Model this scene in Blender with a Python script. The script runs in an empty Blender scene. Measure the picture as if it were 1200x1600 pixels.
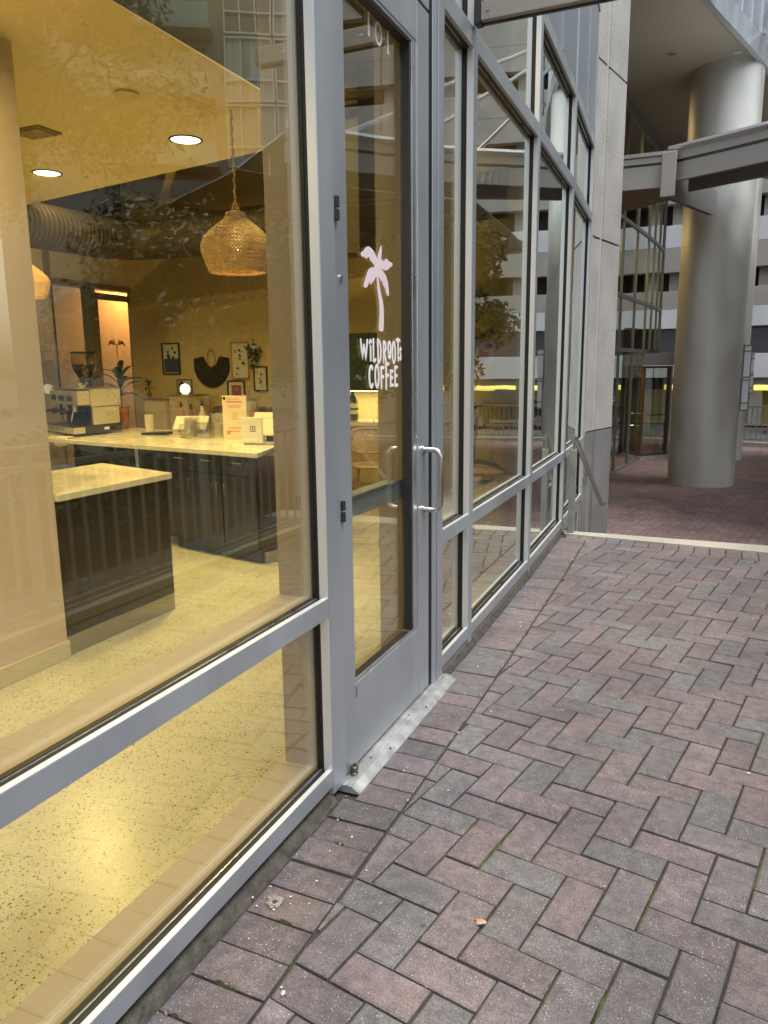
import bpy, bmesh, math, random
from mathutils import Vector, Matrix, noise
random.seed(7)
sc = bpy.context.scene
COL = sc.collection
# ------------------------------------------------------------------ camera
PITCH, ROLL, YAW = math.radians(10.776), math.radians(-0.624), math.radians(23.773)
cam = bpy.data.cameras.new('camera'); camo = bpy.data.objects.new('camera', cam); COL.objects.link(camo)
cy, sy = math.cos(YAW), math.sin(YAW)
Fv = Vector((-sy*math.cos(PITCH), cy*math.cos(PITCH), -math.sin(PITCH)))
Rt = Vector((cy, sy, 0)); Up = Rt.cross(Fv)
Rr = Rt*math.cos(ROLL)+Up*math.sin(ROLL); Ur = Up*math.cos(ROLL)-Rt*math.sin(ROLL)
Mx = Matrix((Rr, Ur, -Fv)).transposed().to_4x4(); Mx.translation = Vector((1.0, 0, 1.30))
camo.matrix_world = Mx
cam.sensor_fit = 'VERTICAL'; cam.sensor_height = 24; cam.lens = 1178.2/1600*24
cam.clip_start = .02; cam.clip_end = 600
sc.camera = camo
# ------------------------------------------------------------------ world, sun, exposure
SUN_EL, SUN_AZ = 68, 100          # azimuth clockwise from +Y
w = bpy.data.worlds.new('World'); sc.world = w; w.use_nodes = True
nt = w.node_tree; bg = nt.nodes['Background']
sky = nt.nodes.new('ShaderNodeTexSky'); sky.sky_type = 'NISHITA'; sky.sun_disc = False
sky.sun_elevation = math.radians(SUN_EL); sky.sun_rotation = math.radians(SUN_AZ); sky.dust_density = 4; sky.air_density = 1.4
hs = nt.nodes.new('ShaderNodeHueSaturation'); hs.inputs['Saturation'].default_value = .42
nt.links.new(sky.outputs[0], hs.inputs['Color']); nt.links.new(hs.outputs[0], bg.inputs[0])
bg.inputs[1].default_value = .15
sl = bpy.data.lights.new('sun', 'SUN'); so = bpy.data.objects.new('sun', sl); COL.objects.link(so)
sl.energy = 1.0; sl.angle = math.radians(25); sl.color = (1, .97, .92)
a = math.radians(SUN_AZ); e = math.radians(SUN_EL)
sd = Vector((math.sin(a)*math.cos(e), math.cos(a)*math.cos(e), math.sin(e)))
so.rotation_euler = sd.to_track_quat('Z', 'Y').to_euler()
sc.view_settings.view_transform = 'Standard'; sc.view_settings.look = 'None'
sc.view_settings.gamma = 1; sc.view_settings.exposure = 1.05
sc.render.engine = 'CYCLES'
sc.cycles.max_bounces = 10; sc.cycles.transparent_max_bounces = 24; sc.cycles.diffuse_bounces = 4; sc.cycles.glossy_bounces = 5
sc.cycles.sample_clamp_indirect = 6; sc.cycles.caustics_reflective = False; sc.cycles.caustics_refractive = False

# ------------------------------------------------------------------ helpers
class B:
    def __init__(s, T=None): s.v = []; s.f = []; s.c = []; s.T = T; s.uv = None
    def add(s, vs, fs, col=None):
        n = len(s.v)
        for p in vs:
            p = Vector(p)
            s.v.append(s.T(p) if s.T else p)
        for f in fs: s.f.append([n+i for i in f]); s.c.append(col)
        return s
    def box(s, x0, x1, y0, y1, z0, z1, col=None):
        return s.add([(x0,y0,z0),(x1,y0,z0),(x1,y1,z0),(x0,y1,z0),(x0,y0,z1),(x1,y0,z1),(x1,y1,z1),(x0,y1,z1)],
                     [(0,3,2,1),(4,5,6,7),(0,1,5,4),(1,2,6,5),(2,3,7,6),(3,0,4,7)], col)
    def obox(s, c, sz, ang=0, tilt=0, col=None):
        M = Matrix.Rotation(ang,3,'Z') @ Matrix.Rotation(tilt,3,'X')
        vs = [Vector(c)+M@Vector((i*sz[0]/2,j*sz[1]/2,k*sz[2]/2)) for k in (-1,1) for j in (-1,1) for i in (-1,1)]
        return s.add(vs, [(0,2,3,1),(4,5,7,6),(0,1,5,4),(1,3,7,5),(3,2,6,7),(2,0,4,6)], col)
    def prism(s, pts, z0, z1, col=None):
        n = len(pts)
        vs = [(p[0],p[1],z0) for p in pts]+[(p[0],p[1],z1) for p in pts]
        fs = [tuple(range(n))[::-1], tuple(range(n,2*n))]+[(i,(i+1)%n,n+(i+1)%n,n+i) for i in range(n)]
        return s.add(vs, fs, col)
    def tube(s, path, r, n=10, sq=None, cap=True):
        path = [Vector(p) for p in path]; m = len(path); vs = []; up = None
        for i, p in enumerate(path):
            if i == 0: d = path[1]-p
            elif i == m-1: d = p-path[i-1]
            else: d = (path[i+1]-p).normalized()+(p-path[i-1]).normalized()
            d.normalize()
            if up is None:
                up = Vector((0,0,1)) if abs(d.z) < .9 else Vector((0,1,0))
            a = d.cross(up); a.normalize(); b = a.cross(d); up = b
            rr = r[i] if isinstance(r,(list,tuple)) else r
            for k in range(n):
                t = 2*math.pi*k/n
                vs.append(p+a*rr*math.cos(t)+b*rr*math.sin(t))
        fs = []
        for i in range(m-1):
            for k in range(n):
                fs.append((i*n+k, i*n+(k+1)%n, (i+1)*n+(k+1)%n, (i+1)*n+k))
        if cap: fs.append(tuple(range(n))[::-1]); fs.append(tuple(range((m-1)*n, m*n)))
        return s.add(vs, fs)
    def lathe(s, prof, c=(0,0,0), n=24, cap=True):
        vs = []; m = len(prof)
        for (r, z) in prof:
            for k in range(n):
                t = 2*math.pi*k/n; vs.append((c[0]+r*math.cos(t), c[1]+r*math.sin(t), c[2]+z))
        fs = [(i*n+k, i*n+(k+1)%n, (i+1)*n+(k+1)%n, (i+1)*n+k) for i in range(m-1) for k in range(n)]
        if cap: fs.append(tuple(range(n))[::-1]); fs.append(tuple(range((m-1)*n, m*n)))
        return s.add(vs, fs)
    def quad(s, a, b, c, d, col=None): return s.add([a,b,c,d], [(0,1,2,3)], col)
    def build(s, name, mat, parent=None, smooth=False, bevel=0):
        off = Vector((0,0,0)); p = parent
        while p: off += p.location; p = p.parent
        me = bpy.data.meshes.new(name)
        me.from_pydata([v-off for v in s.v], [], s.f)
        if any(c is not None for c in s.c):
            at = me.color_attributes.new('Col', 'FLOAT_COLOR', 'CORNER'); k = 0
            for f, c in zip(s.f, s.c):
                c = c or (1,1,1)
                for _ in f: at.data[k].color = (c[0],c[1],c[2],1); k += 1
        me.update()
        if smooth:
            for q in me.polygons: q.use_smooth = True
            try: me.set_sharp_from_angle(angle=math.radians(40))
            except Exception: pass
        o = bpy.data.objects.new(name, me); COL.objects.link(o); me.materials.append(mat)
        if parent: o.parent = parent
        if bevel:
            m = o.modifiers.new('bevel','BEVEL'); m.width = bevel; m.segments = 2; m.limit_method = 'ANGLE'; m.harden_normals = False
        return o
def tag(o, label=None, cat=None, group=None, kind=None):
    if label: o['label'] = label
    if cat: o['category'] = cat
    if group: o['group'] = group
    if kind: o['kind'] = kind
    return o
def thing(name, label, cat, loc=(0,0,0), group=None):
    o = bpy.data.objects.new(name, None); COL.objects.link(o); o.location = loc; o.empty_display_size = .1
    return tag(o, label, cat, group)
def struct(o, label=None, cat=None): o['kind'] = 'structure'; return tag(o, label, cat)

# ------------------------------------------------------------------ materials
def mat(name, col=(.5,.5,.5), rough=.5, metal=0, spec=None, emis=None, es=0, bump=None, var=None, coat=0, stretch=(1,1,1)):
    m = bpy.data.materials.new(name); m.use_nodes = True; n = m.node_tree.nodes; l = m.node_tree.links
    p = n['Principled BSDF']; p.inputs['Base Color'].default_value = (*col,1); p.inputs['Roughness'].default_value = rough
    p.inputs['Metallic'].default_value = metal
    if spec is not None: p.inputs['Specular IOR Level'].default_value = spec
    if coat: p.inputs['Coat Weight'].default_value = coat
    if emis: p.inputs['Emission Color'].default_value = (*emis,1); p.inputs['Emission Strength'].default_value = es
    if bump or var:
        tc = n.new('ShaderNodeTexCoord'); mp = n.new('ShaderNodeMapping'); mp.inputs['Scale'].default_value = stretch
        l.new(tc.outputs['Object'], mp.inputs['Vector'])
    if var:      # (scale, amount)
        nz = n.new('ShaderNodeTexNoise'); nz.inputs['Scale'].default_value = var[0]; nz.inputs['Detail'].default_value = 6
        l.new(mp.outputs[0], nz.inputs['Vector'])
        r = n.new('ShaderNodeMapRange'); r.inputs[1].default_value = .3; r.inputs[2].default_value = .7
        r.inputs[3].default_value = 1-var[1]; r.inputs[4].default_value = 1+var[1]
        l.new(nz.outputs[0], r.inputs[0])
        mx = n.new('ShaderNodeMix'); mx.data_type = 'RGBA'; mx.blend_type = 'MULTIPLY'; mx.inputs[0].default_value = 1
        mx.inputs[6].default_value = (*col,1); l.new(r.outputs[0], mx.inputs[7]); l.new(mx.outputs[2], p.inputs['Base Color'])
        r2 = n.new('ShaderNodeMapRange'); r2.inputs[1].default_value = .3; r2.inputs[2].default_value = .7
        r2.inputs[3].default_value = max(0,rough-.07); r2.inputs[4].default_value = min(1,rough+.09)
        l.new(nz.outputs[0], r2.inputs[0]); l.new(r2.outputs[0], p.inputs['Roughness'])
    if bump:     # (scale, strength, distance)
        nb = n.new('ShaderNodeTexNoise'); nb.inputs['Scale'].default_value = bump[0]; nb.inputs['Detail'].default_value = 4
        l.new(mp.outputs[0], nb.inputs['Vector'])
        bp = n.new('ShaderNodeBump'); bp.inputs['Strength'].default_value = bump[1]; bp.inputs['Distance'].default_value = bump[2]
        l.new(nb.outputs[0], bp.inputs['Height']); l.new(bp.outputs[0], p.inputs['Normal'])
    return m
def glass(name, tint=(.9,.92,.88), k=1.5, f0=.05, wob=.0006, rough=0):
    m = bpy.data.materials.new(name); m.use_nodes = True; n = m.node_tree.nodes; l = m.node_tree.links
    n.clear(); out = n.new('ShaderNodeOutputMaterial'); mix = n.new('ShaderNodeMixShader')
    tr = n.new('ShaderNodeBsdfTransparent'); tr.inputs[0].default_value = (*tint,1)
    gl = n.new('ShaderNodeBsdfGlossy'); gl.inputs['Roughness'].default_value = rough; gl.inputs[0].default_value = (.95,1,.97,1)
    g = n.new('ShaderNodeNewGeometry'); d = n.new('ShaderNodeVectorMath'); d.operation = 'DOT_PRODUCT'
    l.new(g.outputs['Normal'], d.inputs[0]); l.new(g.outputs['Incoming'], d.inputs[1])
    def mth(op, a, b=None):
        q = n.new('ShaderNodeMath'); q.operation = op
        for i, x in enumerate((a,b)):
            if x is None: continue
            if isinstance(x,(int,float)): q.inputs[i].default_value = x
            else: l.new(x, q.inputs[i])
        return q.outputs[0]
    c = mth('ABSOLUTE', d.outputs['Value']); c = mth('SUBTRACT', 1.0, c); c = mth('POWER', c, 5.0)
    c = mth('MULTIPLY', c, k*(1-f0)); c = mth('ADD', c, f0); c = mth('MINIMUM', c, .97)
    l.new(c, mix.inputs[0]); l.new(tr.outputs[0], mix.inputs[1]); l.new(gl.outputs[0], mix.inputs[2]); l.new(mix.outputs[0], out.inputs[0])
    tc = n.new('ShaderNodeTexCoord'); nz = n.new('ShaderNodeTexNoise'); nz.inputs['Scale'].default_value = 2.2; nz.inputs['Detail'].default_value = 1
    l.new(tc.outputs['Object'], nz.inputs['Vector']); bp = n.new('ShaderNodeBump'); bp.inputs['Distance'].default_value = wob; bp.inputs['Strength'].default_value = 1
    l.new(nz.outputs[0], bp.inputs['Height']); l.new(bp.outputs[0], gl.inputs['Normal'])
    return m
def paver_mat(name, dark=1.0):
    m = bpy.data.materials.new(name); m.use_nodes = True; n = m.node_tree.nodes; l = m.node_tree.links
    p = n['Principled BSDF']; p.inputs['Roughness'].default_value = .72
    at = n.new('ShaderNodeAttribute'); at.attribute_name = 'Col'
    tc = n.new('ShaderNodeTexCoord')
    def noi(s, d=8, r=.6):
        q = n.new('ShaderNodeTexNoise'); q.inputs['Scale'].default_value = s; q.inputs['Detail'].default_value = d; q.inputs['Roughness'].default_value = r
        l.new(tc.outputs['Object'], q.inputs['Vector']); return q
    def rng(o, a, b, c, d):
        q = n.new('ShaderNodeMapRange'); q.inputs[1].default_value = a; q.inputs[2].default_value = b; q.inputs[3].default_value = c; q.inputs[4].default_value = d
        l.new(o, q.inputs[0]); return q.outputs[0]
    def mul(a, b):
        q = n.new('ShaderNodeMix'); q.data_type = 'RGBA'; q.blend_type = 'MULTIPLY'; q.inputs[0].default_value = 1
        l.new(a, q.inputs[6]); l.new(b, q.inputs[7]); return q.outputs[2]
    big = rng(noi(2.4,6).outputs[0], .3,.7, .70*dark, 1.16*dark)
    mid = rng(noi(28,5).outputs[0], .3,.72, .72, 1.25)
    fine = rng(noi(240,4,.85).outputs[0], .34,.66, .45, 1.6)
    tint = n.new('ShaderNodeMix'); tint.data_type = 'RGBA'; l.new(rng(noi(13,5,.7).outputs[0], .38,.62, .05, .75), tint.inputs[0])
    l.new(at.outputs['Color'], tint.inputs[6]); tint.inputs[7].default_value = (.142,.126,.132,1)
    c = mul(mul(mul(tint.outputs[2], big), mid), fine)
    # pale aggregate specks
    vo = n.new('ShaderNodeTexVoronoi'); vo.inputs['Scale'].default_value = 155; l.new(tc.outputs['Object'], vo.inputs['Vector'])
    dots = rng(vo.outputs['Distance'], .16,.24, 1, 0)
    sel = n.new('ShaderNodeSeparateColor'); l.new(vo.outputs['Color'], sel.inputs[0])
    gate = n.new('ShaderNodeMath'); gate.operation = 'GREATER_THAN'; gate.inputs[1].default_value = .70; l.new(sel.outputs[0], gate.inputs[0])
    mm = n.new('ShaderNodeMath'); mm.operation = 'MULTIPLY'; l.new(dots, mm.inputs[0]); l.new(gate.outputs[0], mm.inputs[1])
    m2 = n.new('ShaderNodeMath'); m2.operation = 'MULTIPLY'; l.new(mm.outputs[0], m2.inputs[0]); l.new(rng(noi(9,3).outputs[0], .38,.62, .1,.95), m2.inputs[1])
    mx = n.new('ShaderNodeMix'); mx.data_type = 'RGBA'; l.new(m2.outputs[0], mx.inputs[0]); l.new(c, mx.inputs[6]); mx.inputs[7].default_value = (.62,.59,.57,1)
    l.new(mx.outputs[2], p.inputs['Base Color'])
    bp = n.new('ShaderNodeBump'); bp.inputs['Strength'].default_value = .55; bp.inputs['Distance'].default_value = .0022
    hsum = n.new('ShaderNodeMath'); hsum.operation = 'ADD'; l.new(noi(260,4,.75).outputs[0], hsum.inputs[0]); l.new(noi(45,4).outputs[0], hsum.inputs[1])
    l.new(hsum.outputs[0], bp.inputs['Height']); l.new(bp.outputs[0], p.inputs['Normal'])
    return m
def joint_mat():
    m = bpy.data.materials.new('sand_moss'); m.use_nodes = True; n = m.node_tree.nodes; l = m.node_tree.links
    p = n['Principled BSDF']; p.inputs['Roughness'].default_value = .95
    tc = n.new('ShaderNodeTexCoord')
    a = n.new('ShaderNodeTexNoise'); a.inputs['Scale'].default_value = 4.5; a.inputs['Detail'].default_value = 6; l.new(tc.outputs['Object'], a.inputs['Vector'])
    r = n.new('ShaderNodeValToRGB'); r.color_ramp.elements[0].position = .50; r.color_ramp.elements[0].color = (.050,.044,.038,1)
    r.color_ramp.elements[1].position = .60; r.color_ramp.elements[1].color = (.045,.058,.012,1); l.new(a.outputs[0], r.inputs[0])
    b = n.new('ShaderNodeTexNoise'); b.inputs['Scale'].default_value = 300; b.inputs['Detail'].default_value = 4; l.new(tc.outputs['Object'], b.inputs['Vector'])
    mr = n.new('ShaderNodeMapRange'); mr.inputs[1].default_value=.3; mr.inputs[2].default_value=.7; mr.inputs[3].default_value=.5; mr.inputs[4].default_value=1.6; l.new(b.outputs[0], mr.inputs[0])
    q = n.new('ShaderNodeMix'); q.data_type='RGBA'; q.blend_type='MULTIPLY'; q.inputs[0].default_value=1; l.new(r.outputs[0], q.inputs[6]); l.new(mr.outputs[0], q.inputs[7]); l.new(q.outputs[2], p.inputs['Base Color'])
    bp = n.new('ShaderNodeBump'); bp.inputs['Distance'].default_value=.004; bp.inputs['Strength'].default_value=.8; l.new(b.outputs[0], bp.inputs['Height']); l.new(bp.outputs[0], p.inputs['Normal'])
    return m
def terrazzo_mat():
    m = bpy.data.materials.new('terrazzo'); m.use_nodes = True; n = m.node_tree.nodes; l = m.node_tree.links
    p = n['Principled BSDF']; p.inputs['Roughness'].default_value = .26
    tc = n.new('ShaderNodeTexCoord'); cur = None
    base = n.new('ShaderNodeTexNoise'); base.inputs['Scale'].default_value = 3; base.inputs['Detail'].default_value = 8; l.new(tc.outputs['Object'], base.inputs['Vector'])
    cr = n.new('ShaderNodeValToRGB'); cr.color_ramp.elements[0].position=.3; cr.color_ramp.elements[0].color=(.50,.47,.29,1); cr.color_ramp.elements[1].position=.7; cr.color_ramp.elements[1].color=(.60,.57,.38,1)
    l.new(base.outputs[0], cr.inputs[0]); cur = cr.outputs[0]
    dn = n.new('ShaderNodeTexNoise'); dn.inputs['Scale'].default_value = 3.2; dn.inputs['Detail'].default_value = 3; l.new(tc.outputs['Object'], dn.inputs['Vector'])
    for sc_, th, colr, base_g in ((95,.30,(.09,.055,.02,1),.58),(190,.28,(.13,.08,.03,1),.42),(60,.2,(.05,.035,.015,1),.80)):
        wv = n.new('ShaderNodeTexNoise'); wv.inputs['Scale'].default_value = 120; l.new(tc.outputs['Object'], wv.inputs['Vector'])
        ad = n.new('ShaderNodeMix'); ad.data_type='RGBA'; ad.inputs[0].default_value=.012; l.new(tc.outputs['Object'], ad.inputs[6]); l.new(wv.outputs['Color'], ad.inputs[7])
        vo = n.new('ShaderNodeTexVoronoi'); vo.inputs['Scale'].default_value = sc_; vo.inputs['Randomness'].default_value = 1; l.new(ad.outputs[2], vo.inputs['Vector'])
        s = n.new('ShaderNodeSeparateColor'); l.new(vo.outputs['Color'], s.inputs[0])
        gt = n.new('ShaderNodeMapRange'); gt.inputs[1].default_value=.35; gt.inputs[2].default_value=.7; gt.inputs[3].default_value=base_g+.16; gt.inputs[4].default_value=base_g-.16; l.new(dn.outputs[0], gt.inputs[0])
        g = n.new('ShaderNodeMath'); g.operation='GREATER_THAN'; l.new(s.outputs[0], g.inputs[0]); l.new(gt.outputs[0], g.inputs[1])
        d = n.new('ShaderNodeMapRange'); d.inputs[1].default_value=th*.75; d.inputs[2].default_value=th; d.inputs[3].default_value=1; d.inputs[4].default_value=0; l.new(vo.outputs['Distance'], d.inputs[0])
        k = n.new('ShaderNodeMath'); k.operation='MULTIPLY'; l.new(g.outputs[0], k.inputs[0]); l.new(d.outputs[0], k.inputs[1])
        x = n.new('ShaderNodeMix'); x.data_type='RGBA'; l.new(k.outputs[0], x.inputs[0]); l.new(cur, x.inputs[6]); x.inputs[7].default_value=colr; cur = x.outputs[2]
    l.new(cur, p.inputs['Base Color']); return m
def granite_mat(name, c0, c1, scale=160):
    m = bpy.data.materials.new(name); m.use_nodes = True; n = m.node_tree.nodes; l = m.node_tree.links
    p = n['Principled BSDF']; p.inputs['Roughness'].default_value = .6
    tc = n.new('ShaderNodeTexCoord'); a = n.new('ShaderNodeTexNoise'); a.inputs['Scale'].default_value = scale; a.inputs['Detail'].default_value = 3; a.inputs['Roughness'].default_value=.8
    b = n.new('ShaderNodeTexNoise'); b.inputs['Scale'].default_value = 2.5; b.inputs['Detail'].default_value = 7
    for q in (a,b): l.new(tc.outputs['Object'], q.inputs['Vector'])
    r = n.new('ShaderNodeValToRGB'); r.color_ramp.elements[0].position=.36; r.color_ramp.elements[0].color=(*c0,1); r.color_ramp.elements[1].position=.64; r.color_ramp.elements[1].color=(*c1,1); l.new(a.outputs[0], r.inputs[0])
    mr = n.new('ShaderNodeMapRange'); mr.inputs[1].default_value=.3; mr.inputs[2].default_value=.7; mr.inputs[3].default_value=.85; mr.inputs[4].default_value=1.12; l.new(b.outputs[0], mr.inputs[0])
    x = n.new('ShaderNodeMix'); x.data_type='RGBA'; x.blend_type='MULTIPLY'; x.inputs[0].default_value=1; l.new(r.outputs[0], x.inputs[6]); l.new(mr.outputs[0], x.inputs[7]); l.new(x.outputs[2], p.inputs['Base Color'])
    bp = n.new('ShaderNodeBump'); bp.inputs['Distance'].default_value=.0015; bp.inputs['Strength'].default_value=.5; l.new(a.outputs[0], bp.inputs['Height']); l.new(bp.outputs[0], p.inputs['Normal'])
    return m
def wood_mat(name, c0, c1, rough=.35):
    m = bpy.data.materials.new(name); m.use_nodes = True; n = m.node_tree.nodes; l = m.node_tree.links
    p = n['Principled BSDF']; p.inputs['Roughness'].default_value = rough
    tc = n.new('ShaderNodeTexCoord'); mp = n.new('ShaderNodeMapping'); mp.inputs['Scale'].default_value=(22,22,1.2); l.new(tc.outputs['Object'], mp.inputs[0])
    a = n.new('ShaderNodeTexNoise'); a.inputs['Scale'].default_value=1.6; a.inputs['Detail'].default_value=8; a.inputs['Distortion'].default_value=.6; l.new(mp.outputs[0], a.inputs['Vector'])
    r = n.new('ShaderNodeValToRGB'); r.color_ramp.elements[0].position=.35; r.color_ramp.elements[0].color=(*c0,1); r.color_ramp.elements[1].position=.65; r.color_ramp.elements[1].color=(*c1,1)
    l.new(a.outputs[0], r.inputs[0]); l.new(r.outputs[0], p.inputs['Base Color']); return m
def weave_mat(name, col):
    m = mat(name, col, .7, var=(30,.2)); n = m.node_tree.nodes; l = m.node_tree.links
    p = n['Principled BSDF']; tc = n.new('ShaderNodeTexCoord'); vo = n.new('ShaderNodeTexVoronoi'); vo.inputs['Scale'].default_value=70
    mp = n.new('ShaderNodeMapping'); mp.inputs['Scale'].default_value=(1,1,1.4); l.new(tc.outputs['Object'], mp.inputs[0]); l.new(mp.outputs[0], vo.inputs['Vector'])
    bp = n.new('ShaderNodeBump'); bp.inputs['Distance'].default_value=.004; bp.invert=True; l.new(vo.outputs['Distance'], bp.inputs['Height']); l.new(bp.outputs[0], p.inputs['Normal'])
    p.inputs['Transmission Weight'].default_value = 0
    return m
ALU = mat('painted_aluminium', (.44,.485,.535), .34, .6, var=(4,.11), stretch=(1,1,.25), bump=(260,.03,.0004))
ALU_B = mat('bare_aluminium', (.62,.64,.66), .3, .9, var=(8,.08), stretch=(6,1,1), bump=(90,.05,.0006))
PALE_ALU = mat('pale_aluminium', (.66,.69,.73), .36, .4)  # pale aluminium, also used for painted highlights on rails and mullions
STEEL = mat('brushed_steel', (.55,.54,.52), .26, 1, bump=(200,.05,.0003))
GASK = mat('black_gasket', (.006,.006,.007), .55)
HING = mat('dark_bronze_hinge', (.05,.05,.055), .4, .5)
INNER = mat('beige_inner_mullion', (.40,.33,.24), .45, var=(2,.04))
PAV = paver_mat('concrete_paver'); JOINT = joint_mat()
TERR = terrazzo_mat()
CONC = granite_mat('pillar_concrete', (.27,.27,.26), (.50,.49,.47), 85)
GRAN = granite_mat('dark_granite', (.07,.07,.072), (.30,.30,.30), 170)
KERB = granite_mat('kerb_concrete', (.40,.38,.32), (.52,.50,.43), 90)
MORT = mat('old_mortar', (.07,.065,.052), .95, bump=(60,.9,.012), var=(25,.45))
WALLC = mat('cafe_wall_paint', (.62,.50,.38), .8, var=(.8,.03), bump=(120,.04,.001))
FARW = mat('cafe_far_wall_paint', (.66,.50,.22), .85, var=(.8,.05))
CEIL = mat('ceiling_paint', (.74,.61,.34), .85)
DKCEIL = mat('dark_ceiling', (.12,.095,.05), .85, var=(1.5,.3))
COUNT = mat('quartz_top', (.74,.68,.50), .18, var=(7,.06))
DWOOD = wood_mat('dark_walnut', (.016,.010,.007), (.034,.022,.014), .28)
KICK = mat('steel_kick', (.36,.33,.25), .35, .6)
WHITE = mat('white_vinyl', (.80,.82,.88), .5)
PINK = mat('pink_vinyl', (.78,.66,.72), .5)
COLM = mat('brushed_column_steel', (.52,.52,.49), .5, .7, var=(2.5,.10), stretch=(1,1,.5), bump=(3,.08,.004))
BEIGEM = mat('beige_painted_steel', (.37,.35,.32), .5, .1, var=(2,.07))
SOFF = mat('soffit_render', (.36,.32,.26), .85, var=(.6,.08))
PANEL = mat('blue_grey_panel', (.27,.31,.36), .34, .4)
PCON = mat('precast_panel', (.36,.335,.295), .8, var=(1.2,.1), bump=(60,.2,.002))
PWHT = mat('white_panel', (.62,.63,.64), .7, var=(.8,.08))
LOUV = mat('grey_louvre', (.22,.23,.24), .5, .3)
DARK = mat('dark_recess', (.045,.043,.04), .9, var=(1,.4))
ASPH = mat('asphalt', (.05,.05,.052), .9, var=(.7,.2), bump=(120,.5,.01))
GLS = glass('storefront_glass', (.94,.94,.89), 2.3, .105)
GLS2 = glass('tinted_window_glass', (.35,.42,.38), 2.0, .12, .002)
LEAF = mat('tree_leaf', (.065,.10,.03), .5, var=(2,.45))
LEAF2 = mat('hedge_leaf', (.05,.075,.022), .5, var=(3,.4))
BARK = mat('bark', (.09,.07,.05), .9, bump=(25,.8,.02))
LAMP = mat('downlight_lens', (1,.9,.6), .5, emis=(1,.84,.50), es=3.5)
BRASS = mat('brass_pull', (.55,.42,.2), .3, .9)
BLACKP = mat('black_plastic', (.015,.015,.016), .35)
WEAVE = weave_mat('rattan_weave', (.60,.42,.20))

# ------------------------------------------------------------------ facade plan
FP = [(0.0,-1.6),(0.0,2.855),(-.006,3.272),(-.03,4.603),(-.071,5.954),(-.146,7.328)]
def fx(y):
    for (x0,y0),(x1,y1) in zip(FP,FP[1:]):
        if y <= y1: return x0+(x1-x0)*(y-y0)/(y1-y0)
    return FP[-1][0]
def seg_T(P0, P1):      # local: x = outward, y = along, z = up
    P0 = Vector((P0[0],P0[1],0)); d = Vector((P1[0]-P0.x, P1[1]-P0.y, 0)); d.normalize(); n = Vector((d.y,-d.x,0))
    return lambda p: P0+d*p.y+n*p.x+Vector((0,0,p.z))
ZS0, ZS1, ZM0, ZM1, ZT0, ZT1, ZU0, ZU1 = .0465,.101,.586,.644,2.582,2.655,3.20,3.27
GX = -.042
# ------------------------------------------------------------------ ground
GA = math.radians(-10.5); gu = Vector((math.cos(GA), math.sin(GA),0)); gv = Vector((-math.sin(GA), math.cos(GA),0))
def clip(poly, a, n):   # keep side where (p-a).n >= 0
    out = []
    for i in range(len(poly)):
        p, q = poly[i], poly[(i+1)%len(poly)]; dp = (p-a).dot(n); dq = (q-a).dot(n)
        if dp >= 0: out.append(p)
        if (dp > 0 and dq < 0) or (dp < 0 and dq > 0): out.append(p+(q-p)*(dp/(dp-dq)))
    return out
def inset(poly, d):
    c = sum(poly, Vector((0,0,0)))/len(poly); r = poly
    for i in range(len(poly)):
        p, q = poly[i], poly[(i+1)%len(poly)]; e = (q-p)
        if e.length < 1e-5: continue
        nn = Vector((-e.y, e.x, 0)).normalized(); r = clip(r, p+nn*d, nn)
        if len(r) < 3: return None
    return r
def area(poly): return .5*abs(sum(p.x*q.y-q.x*p.y for p, q in zip(poly, poly[1:]+poly[:1])))
def pcol(dim=1.0, red=.6):
    if red > .85: v = random.uniform(.8,1.2)*dim; return random.choice([(.185*v,.105*v,.092*v),(.165*v,.095*v,.088*v),(.15*v,.10*v,.095*v),(.20*v,.118*v,.10*v)])
    t = random.random(); k = random.uniform(.82,1.18)*dim
    if t < red: c = random.choice([(.180,.143,.148),(.168,.138,.145),(.192,.148,.150),(.174,.150,.156),(.158,.130,.136)])
    else: c = random.choice([(.150,.151,.155),(.142,.146,.150),(.162,.156,.158),(.155,.146,.148)])
    return tuple(x*k for x in c)
def paver(b, poly, z, col, gap=.0025, ch=.0040):
    r = inset(poly, gap+random.uniform(0,.0012))
    if not r or len(r) < 3 or area(r) < .00025: return
    t = inset(r, ch)
    tz = z+random.uniform(-.0024,.0024); tx, ty = random.uniform(-.014,.014), random.uniform(-.014,.014)
    c = sum(r, Vector((0,0,0)))/len(r)
    H = lambda p, zz: Vector((p.x, p.y, zz+(p.x-c.x)*tx+(p.y-c.y)*ty))
    if not t or len(t) != len(r):
        n = len(r); b.add([H(p,z-.03) for p in r]+[H(p,tz) for p in r], [tuple(range(n,2*n))]+[(i,(i+1)%n,n+(i+1)%n,n+i) for i in range(n)], col); return
    n = len(r)
    t = [p+(c-p).normalized()*random.choice((0,0,0,.0008,.0015,.003 if random.random() < .3 else .001)) for p in t]
    b.add([H(p,z-.03) for p in r]+[H(p,tz-ch*.8) for p in r]+[H(p,tz) for p in t],
          [(i,(i+1)%n,n+(i+1)%n,n+i) for i in range(n)]+[(n+i,n+(i+1)%n,2*n+(i+1)%n,2*n+i) for i in range(n)]+[tuple(range(2*n,3*n))], col)
MOSS = B()
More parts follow.
